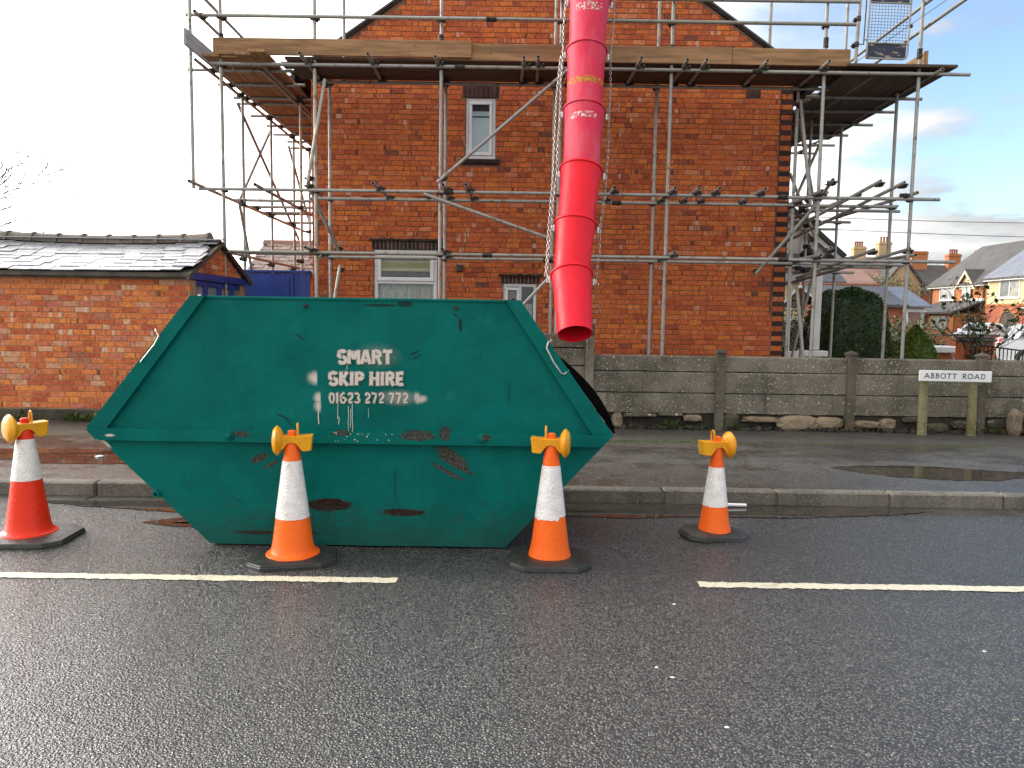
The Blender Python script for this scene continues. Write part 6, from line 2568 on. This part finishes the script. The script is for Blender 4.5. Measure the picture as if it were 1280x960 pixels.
def chimney(parent, x, y, z0, z1, sx, sy, mt, pots=4):
    c = MB()
    c.box(x - sx / 2, x + sx / 2, y - sy / 2, y + sy / 2, z0, z1 - .3)
    c.box(x - sx / 2 - .08, x + sx / 2 + .08, y - sy / 2 - .08, y + sy / 2 + .08, z1 - .3, z1 - .14)
    c.box(x - sx / 2, x + sx / 2, y - sy / 2, y + sy / 2, z1 - .14, z1)
    co = c.build('chimney', mt, parent)
    for i in range(pots):
        px = x + (sx * .75) * ((i + .5) / pots - .5)
        MB().lathe([(.13, 0), (.10, .1), (.095, .42), (.125, .45), (.125, .55), (.09, .55)], 10, c=(px, y, z1 - .001)).build('chimney_pot', M_PINKTILE2, co)
    return co


# orange brick house
h1, rf1, s1 = quad_house('orange_brick_house', 'orange brick house with dark grey roof and small gabled dormer across the side street', 37.2, 46.0, 60.8, 69.0, 4.85, 8.2, M_FARBRICK, M_SLATE_DARK)
front_window(h1, 37.2, 65.3, 67.5, 3.4, 4.62, 3)
b = MB()
b.prism([(62.15, 4.2), (64.45, 4.2), (64.45, 4.5), (63.3, 5.62), (62.15, 4.5)], 37.05, 40.0, 'X')
dm = b.build('dormer', M_RENDER, h1, fix=True)
for s_ in (-1, 1):
    b = MB()
    b.prism([(63.3, 5.86), (63.3 + s_ * 1.4, 4.42), (63.3 + s_ * 1.4, 4.30), (63.3, 5.72)], 36.8, 40.2, 'X')
    b.build('dormer_roof', M_SLATE_DARK, dm, fix=True)
    b = MB()
    b.prism([(63.3, 5.74), (63.3 + s_ * 1.4, 4.30), (63.3 + s_ * 1.4, 4.12), (63.3, 5.50)], 36.78, 36.86, 'X')
    b.build('dormer_barge_board', M_BLIND, dm, fix=True)
front_window(dm, 37.04, 62.75, 63.85, 3.4, 4.72, 2)
pch = MB().prism([(34.6, 2.35), (37.19, 3.25), (37.19, 3.1), (34.6, 2.2)], 61.0, 67.6).build('porch_roof', M_SLATE_FAR, h1, fix=True)
MB().box(35.0, 37.19, 61.4, 67.0, 0, 2.24).build('porch', M_FARBRICK, h1)
MB().box(34.95, 34.999, 65.2, 66.4, .1, 2.0).build('front_door', M_BROWN, h1)
MB().box(34.95, 34.999, 62.2, 64.6, .9, 2.0).build('porch_window', M_FARGLASS, h1)
MB().box(37.08, 37.19, 61.0, 63.2, 3.26, 3.45).build('sign_board', M_WHITE, h1)
MB().tube([(36.82, 68.8, 4.7), (37.1, 68.8, 4.4), (37.1, 68.8, .1)], .07, 6).build('downpipe', M_DARK, h1)
MB().tube([(36.82, 61.1, 4.7), (37.1, 61.1, 4.4), (37.1, 61.1, 3.3)], .07, 6).build('downpipe', M_DARK, h1)
# cream rendered house with blue slates, brick ground floor, arched doorway
h2, rf2, s2 = quad_house('cream_rendered_house', 'cream rendered house with blue slate roof and arched brick doorway at the right edge', 36.1, 46.6, 38.0, 59.0, 5.05, 9.0, M_RENDER, M_SLATE_BLUE)
MB().box(36.02, 36.3, 38.0, 58.98, 0, 2.75).build('ground_floor', M_FARBRICK2, h2)
MB().box(35.98, 36.2, 38.0, 58.97, 2.75, 2.92).build('brick_band', M_FARBRICK, h2)
front_window(h2, 36.1, 55.2, 57.5, 3.35, 4.7, 2)
front_window(h2, 36.1, 51.3, 53.4, 3.2, 4.85, 2)
front_window(h2, 36.1, 41.5, 44.5, 3.3, 4.9, 3)
front_window(h2, 36.02, 49.4, 53.6, .95, 2.35, 3)
MB().box(35.4, 36.01, 49.2, 54.0, 2.38, 2.62).build('canopy', M_WHITE, h2)
ar = MB()
for i in range(13):
    a0, a1 = math.pi * i / 13, math.pi * (i + 1) / 13
    ar.prism([(56.1 + 1.0 * math.cos(a0), 1.35 + 1.0 * math.sin(a0)), (56.1 + 1.28 * math.cos(a0), 1.35 + 1.28 * math.sin(a0)), (56.1 + 1.28 * math.cos(a1 - .02), 1.35 + 1.28 * math.sin(a1 - .02)), (56.1 + 1.0 * math.cos(a1 - .02), 1.35 + 1.0 * math.sin(a1 - .02))], 35.93, 36.015, 'X')
ar.box(35.93, 36.015, 54.82, 55.1, 0, 1.35).box(35.93, 36.015, 57.1, 57.38, 0, 1.35)
ad = ar.build('door_arch', M_FARBRICK, h2, fix=True)
MB().prism([(56.1 + 1.0 * math.cos(math.pi * i / 12), 1.35 + 1.0 * math.sin(math.pi * i / 12)) for i in range(13)] + [(55.1, .02), (57.1, .02)], 35.98, 36.018, 'X').build('front_door', M_DARK, ad, fix=True)
MB().lathe([(.22, 0), (.22, .2)], 14, m=Matrix.Translation((35.9, 54.6, 4.75)) @ Matrix.Rotation(R(90), 4, 'Y')).build('satellite_dish', M_WHITE, h2)
rx = 36 + 2.4
sk = MB().box(-.9, .9, -.6, .6, .0, .10, Matrix.Translation((rx + .55, 50.2, 5.05 + (rx + .55 - 36) * s2 + .06)) @ Matrix.Rotation(-math.atan(s2), 4, 'Y'))
sk.build('roof_light', M_WHITE, h2)

# low outbuilding with two dark slate slopes
h3 = thing('low_garage', 'low red brick outbuilding with dark slate roof behind the hedge', 'outbuilding', (22, 45, 0))
MB().box(18.6, 23.4, 44, 50, 0, 2.5).build('wall', M_FARBRICK2, h3)
b = MB().prism([(43.6, 2.45), (47, 3.68), (50.4, 2.45), (50.4, 2.3), (47, 3.5), (43.6, 2.3)], 17.4, 22.3, 'X').build('roof', M_SLATE_FAR, h3, fix=True)
MB().prism([(43.5, 2.40), (46.8, 3.60), (50.0, 2.40), (50.0, 2.3), (46.8, 3.45), (43.5, 2.3)], 22.32, 23.6, 'X').build('roof', M_SLATE_BLUE, h3, fix=True)
MB().tube([(17.4, 47, 3.70), (22.2, 47, 3.70)], .09, 6).build('ridge', M_PINKTILE2, h3)
MB().box(22.35, 23.5, 43.9, 43.99, 2.05, 2.25).box(22.35, 22.45, 43.9, 43.99, 0, 2.05).build('door_frame', M_WHITE, h3)
MB().box(22.45, 23.15, 43.93, 43.98, .05, 2.04).build('garage_door', M_PINKTILE, h3)
MB().box(23.17, 23.38, 43.93, 43.98, .05, 2.04).build('window', M_FARGLASS, h3)
MB().box(19.8, 21.0, 43.93, 43.99, 1.2, 1.9).build('window', M_FARGLASS, h3)
# big gabled house behind with pinkish roof
h4 = thing('gabled_house', 'large buff house with pinkish tiled roof, gable and two chimney stacks in the distance', 'house', (35, 82, 0))
MB().box(32.2, 40.9, 80, 88, 0, 5.2).build('wall', M_RENDER2, h4)
b = MB().add([(31.7, 79.6, 5.0), (41.2, 79.6, 5.0), (41.2, 88.4, 5.0), (31.7, 88.4, 5.0), (35.7, 84, 8.4), (41.2, 84, 8.4)], [(0, 1, 5, 4), (2, 3, 4, 5), (3, 0, 4), (1, 2, 5), (0, 3, 2, 1)])
rf4 = b.build('roof', M_PINKTILE, h4)
b = MB().prism([(37.7, 0), (41.3, 0), (41.3, 5.4), (39.5, 7.6), (37.7, 5.4)], 78.6, 84).build('gable_wing', M_RENDER2, h4, fix=True)
for s_ in (-1, 1):
    MB().prism([(39.5, 7.95), (39.5 + s_ * 2.1, 5.25), (39.5 + s_ * 2.1, 5.0), (39.5, 7.7)], 78.3, 84.2).build('wing_roof', M_SLATE_DARK, h4, fix=True)
f = MB().box(38.8, 40.2, 78.5, 78.59, 3.4, 5.0).build('window', M_WHITE, h4)
MB().box(38.9, 40.1, 78.46, 78.5, 3.5, 4.9).build('pane', M_FARGLASS, f)
chimney(rf4, 37.2, 84, 7.6, 9.5, 1.3, .8, M_RENDER2, 4)
chimney(rf4, 39.7, 83.6, 7.4, 10.0, 1.3, .8, M_RENDER2, 3)
h4b = MB().prism([(33.0, 0), (36.0, 0), (36.0, 2.9), (33, 2.9)], 76.5, 80).build('bay', M_RENDER2, h4, fix=True)
MB().add([(27.5, 76, 2.9), (36.3, 76, 2.9), (36.3, 80.0, 5.2), (31.5, 80.0, 5.2)], [(0, 1, 2, 3)]).build('lean_to_roof', M_PINKTILE, h4)
MB().box(28.5, 33.0, 76.5, 80, 0, 2.9).build('lean_to', M_RENDER2, h4)
# dark roofed terrace behind with orange stacks
h5 = thing('terrace_house', 'dark slate roofed terrace with three orange brick chimney stacks in the distance', 'house', (46, 92, 0))
MB().box(40, 56, 89, 97, 0, 5.3).build('wall', M_FARBRICK2, h5)
rf5 = MB().prism([(88.5, 5.1), (93, 8.3), (97.5, 5.1), (97.5, 4.95), (93, 8.1), (88.5, 4.95)], 39.7, 56.3, 'X').build('roof', M_SLATE_DARK, h5, fix=True)
chimney(rf5, 48.1, 92.6, 7.5, 9.85, 1.9, .9, M_FARBRICK, 0)
chimney(rf5, 52.3, 92.6, 7.5, 9.6, 1.4, .9, M_FARBRICK, 4)
h5c = chimney(rf5, 55.6, 93.4, 7.4, 9.6, .8, .9, M_FARBRICK2, 2)
# buff house glimpsed past the porch
h6 = thing('buff_house', 'distant buff coloured house seen through the porch opening', 'house', (20, 60, 0))
MB().box(20.3, 25.2, 60, 68, 0, 4.6).build('wall', M_RENDER2, h6)
MB().prism([(59.6, 4.5), (64, 7.0), (68.4, 4.5), (68.4, 4.35), (64, 6.8), (59.6, 4.35)], 20.0, 25.6, 'X').build('roof', M_SLATE_FAR, h6, fix=True)
h7 = thing('buff_cottage', 'low buff house end behind the dark hedge left of the grey outbuilding', 'house', (28, 70, 0))
MB().box(25.6, 30.8, 66, 72, 0, 4.6).build('wall', M_RENDER2, h7)
MB().prism([(65.6, 4.5), (69, 6.0), (72.4, 4.5), (72.4, 4.35), (69, 5.8), (65.6, 4.35)], 25.6, 31.0, 'X').build('roof', M_PINKTILE, h7, fix=True)

tree('twiggy_tree', 'pale yellowish twiggy tree before the dark terrace roof', 37.2, 76, 6.4, 1.0, 4200, M_BARE, 61, 4, M_BARK_PALE, .17)
tree('twiggy_tree', 'bare branched tree rising behind the orange chimney stack', 50.0, 98, 10.8, .8, 300, M_BARE, 62, 4, M_BARK_PALE, .14)
tree('twiggy_tree', 'bushy twiggy tree left of the distant gabled house', 36.0, 74.5, 4.6, 1.0, 3000, M_BARE, 64, 4, M_BARK_PALE, .15)

# low front walls of the far gardens
fw = thing('front_wall', 'low red brick front wall of the orange house across the street', 'garden wall', (20.5, 33, 0))
MB().bevbox(17.2, 21.8, 32.9, 33.15, 0, .95, .02).build('wall', M_FARBRICK2, fw)
MB().bevbox(17.1, 21.9, 32.86, 33.2, .95, 1.02, .02).build('coping', M_KERB, fw)
MB().bevbox(16.8, 17.25, 32.8, 33.25, 0, 1.25, .03).build('pillar', M_FARBRICK, fw)
fw2 = thing('front_wall', 'low dark brick wall with a pale cap between conifer and rose bush', 'garden wall', (8.3, 17, 0))
MB().bevbox(7.1, 9.3, 16.2, 16.4, .05, .78, .02).build('wall', M_FARBRICK2, fw2)
MB().bevbox(8.62, 9.35, 16.0, 16.6, .86, 1.0, .02).build('coping', M_UPVC, fw2)
MB().bevbox(8.7, 9.2, 16.1, 16.5, .05, .86, .02).build('pillar', M_FARBRICK2, fw2)

# overhead wires
for (lab, z0, z1, y) in (('upper of two thin overhead wires crossing the sky at right', 8.15, 8.4, 52), ('lower of two thin overhead wires crossing the sky at right', 7.35, 7.05, 51)):
    pts = [(14 + 46 * i / 16, y, z0 + (z1 - z0) * i / 16 - .5 * (1 - (2 * i / 16 - 1) ** 2) + .4) for i in range(17)]
    o = MB().tube(pts, .022, 5).build('overhead_wire', M_DARK)
    tag(o, lab, 'wire', 'overhead wires at right')

# ================================================================== ODDS AND ENDS
o = MB().tube([(1.71, 6.03, .077), (1.885, 6.04, .072)], .0135, 10).build('plastic_pipe', M_UPVC)
tag(o, 'short white plastic pipe offcut lying in the gutter behind the crooked cone', 'pipe')
o.location.z = -.052
st = thing('boundary_stone', 'weathered sandstone block leaning on the wall at the right edge', 'stone', (6.45, 9.5, .1))
rough_stone(6.30, 9.56, .26, .17, .16, .34, M_STONE, st, 'stone', 77)
rough_stone(6.52, 9.55, .25, .26, .18, .34, M_PLINTH, st, 'stone', 78)
r9 = random.Random(12)
wl_ = ['white speck of litter on the road at right foreground', 'pale leaf lying on the road below the right road line', 'cream stone chip left of centre foreground', 'cream stone chip beside another in the centre foreground', 'white leaf near the bottom centre of the road', 'crumpled clear wrapper on the wet pavement beside the red cone']
for (x, y), lab, z in zip(((2.18, 3.40), (.87, 3.93), (.64, 3.19), (.69, 3.10), (.81, 2.71), (-3.92, 7.23)), wl_, (0, 0, 0, 0, 0, PAVE_Z)):
    bm = bmesh.new()
    bmesh.ops.create_icosphere(bm, subdivisions=1, radius=1)
    s = .011 if z == 0 else .045
    for v in bm.verts:
        v.co = Vector((v.co.x * s * r9.uniform(.7, 1.2), v.co.y * s * .7 * r9.uniform(.7, 1.2), v.co.z * s * .3))
    me = bpy.data.meshes.new('litter')
    bm.to_mesh(me)
    bm.free()
    me.materials.append(M_UPVC)
    o = link('litter', me, None, (x, y, z + s * .25))
    tag(o, lab, 'litter', 'bits of litter on road and pavement')
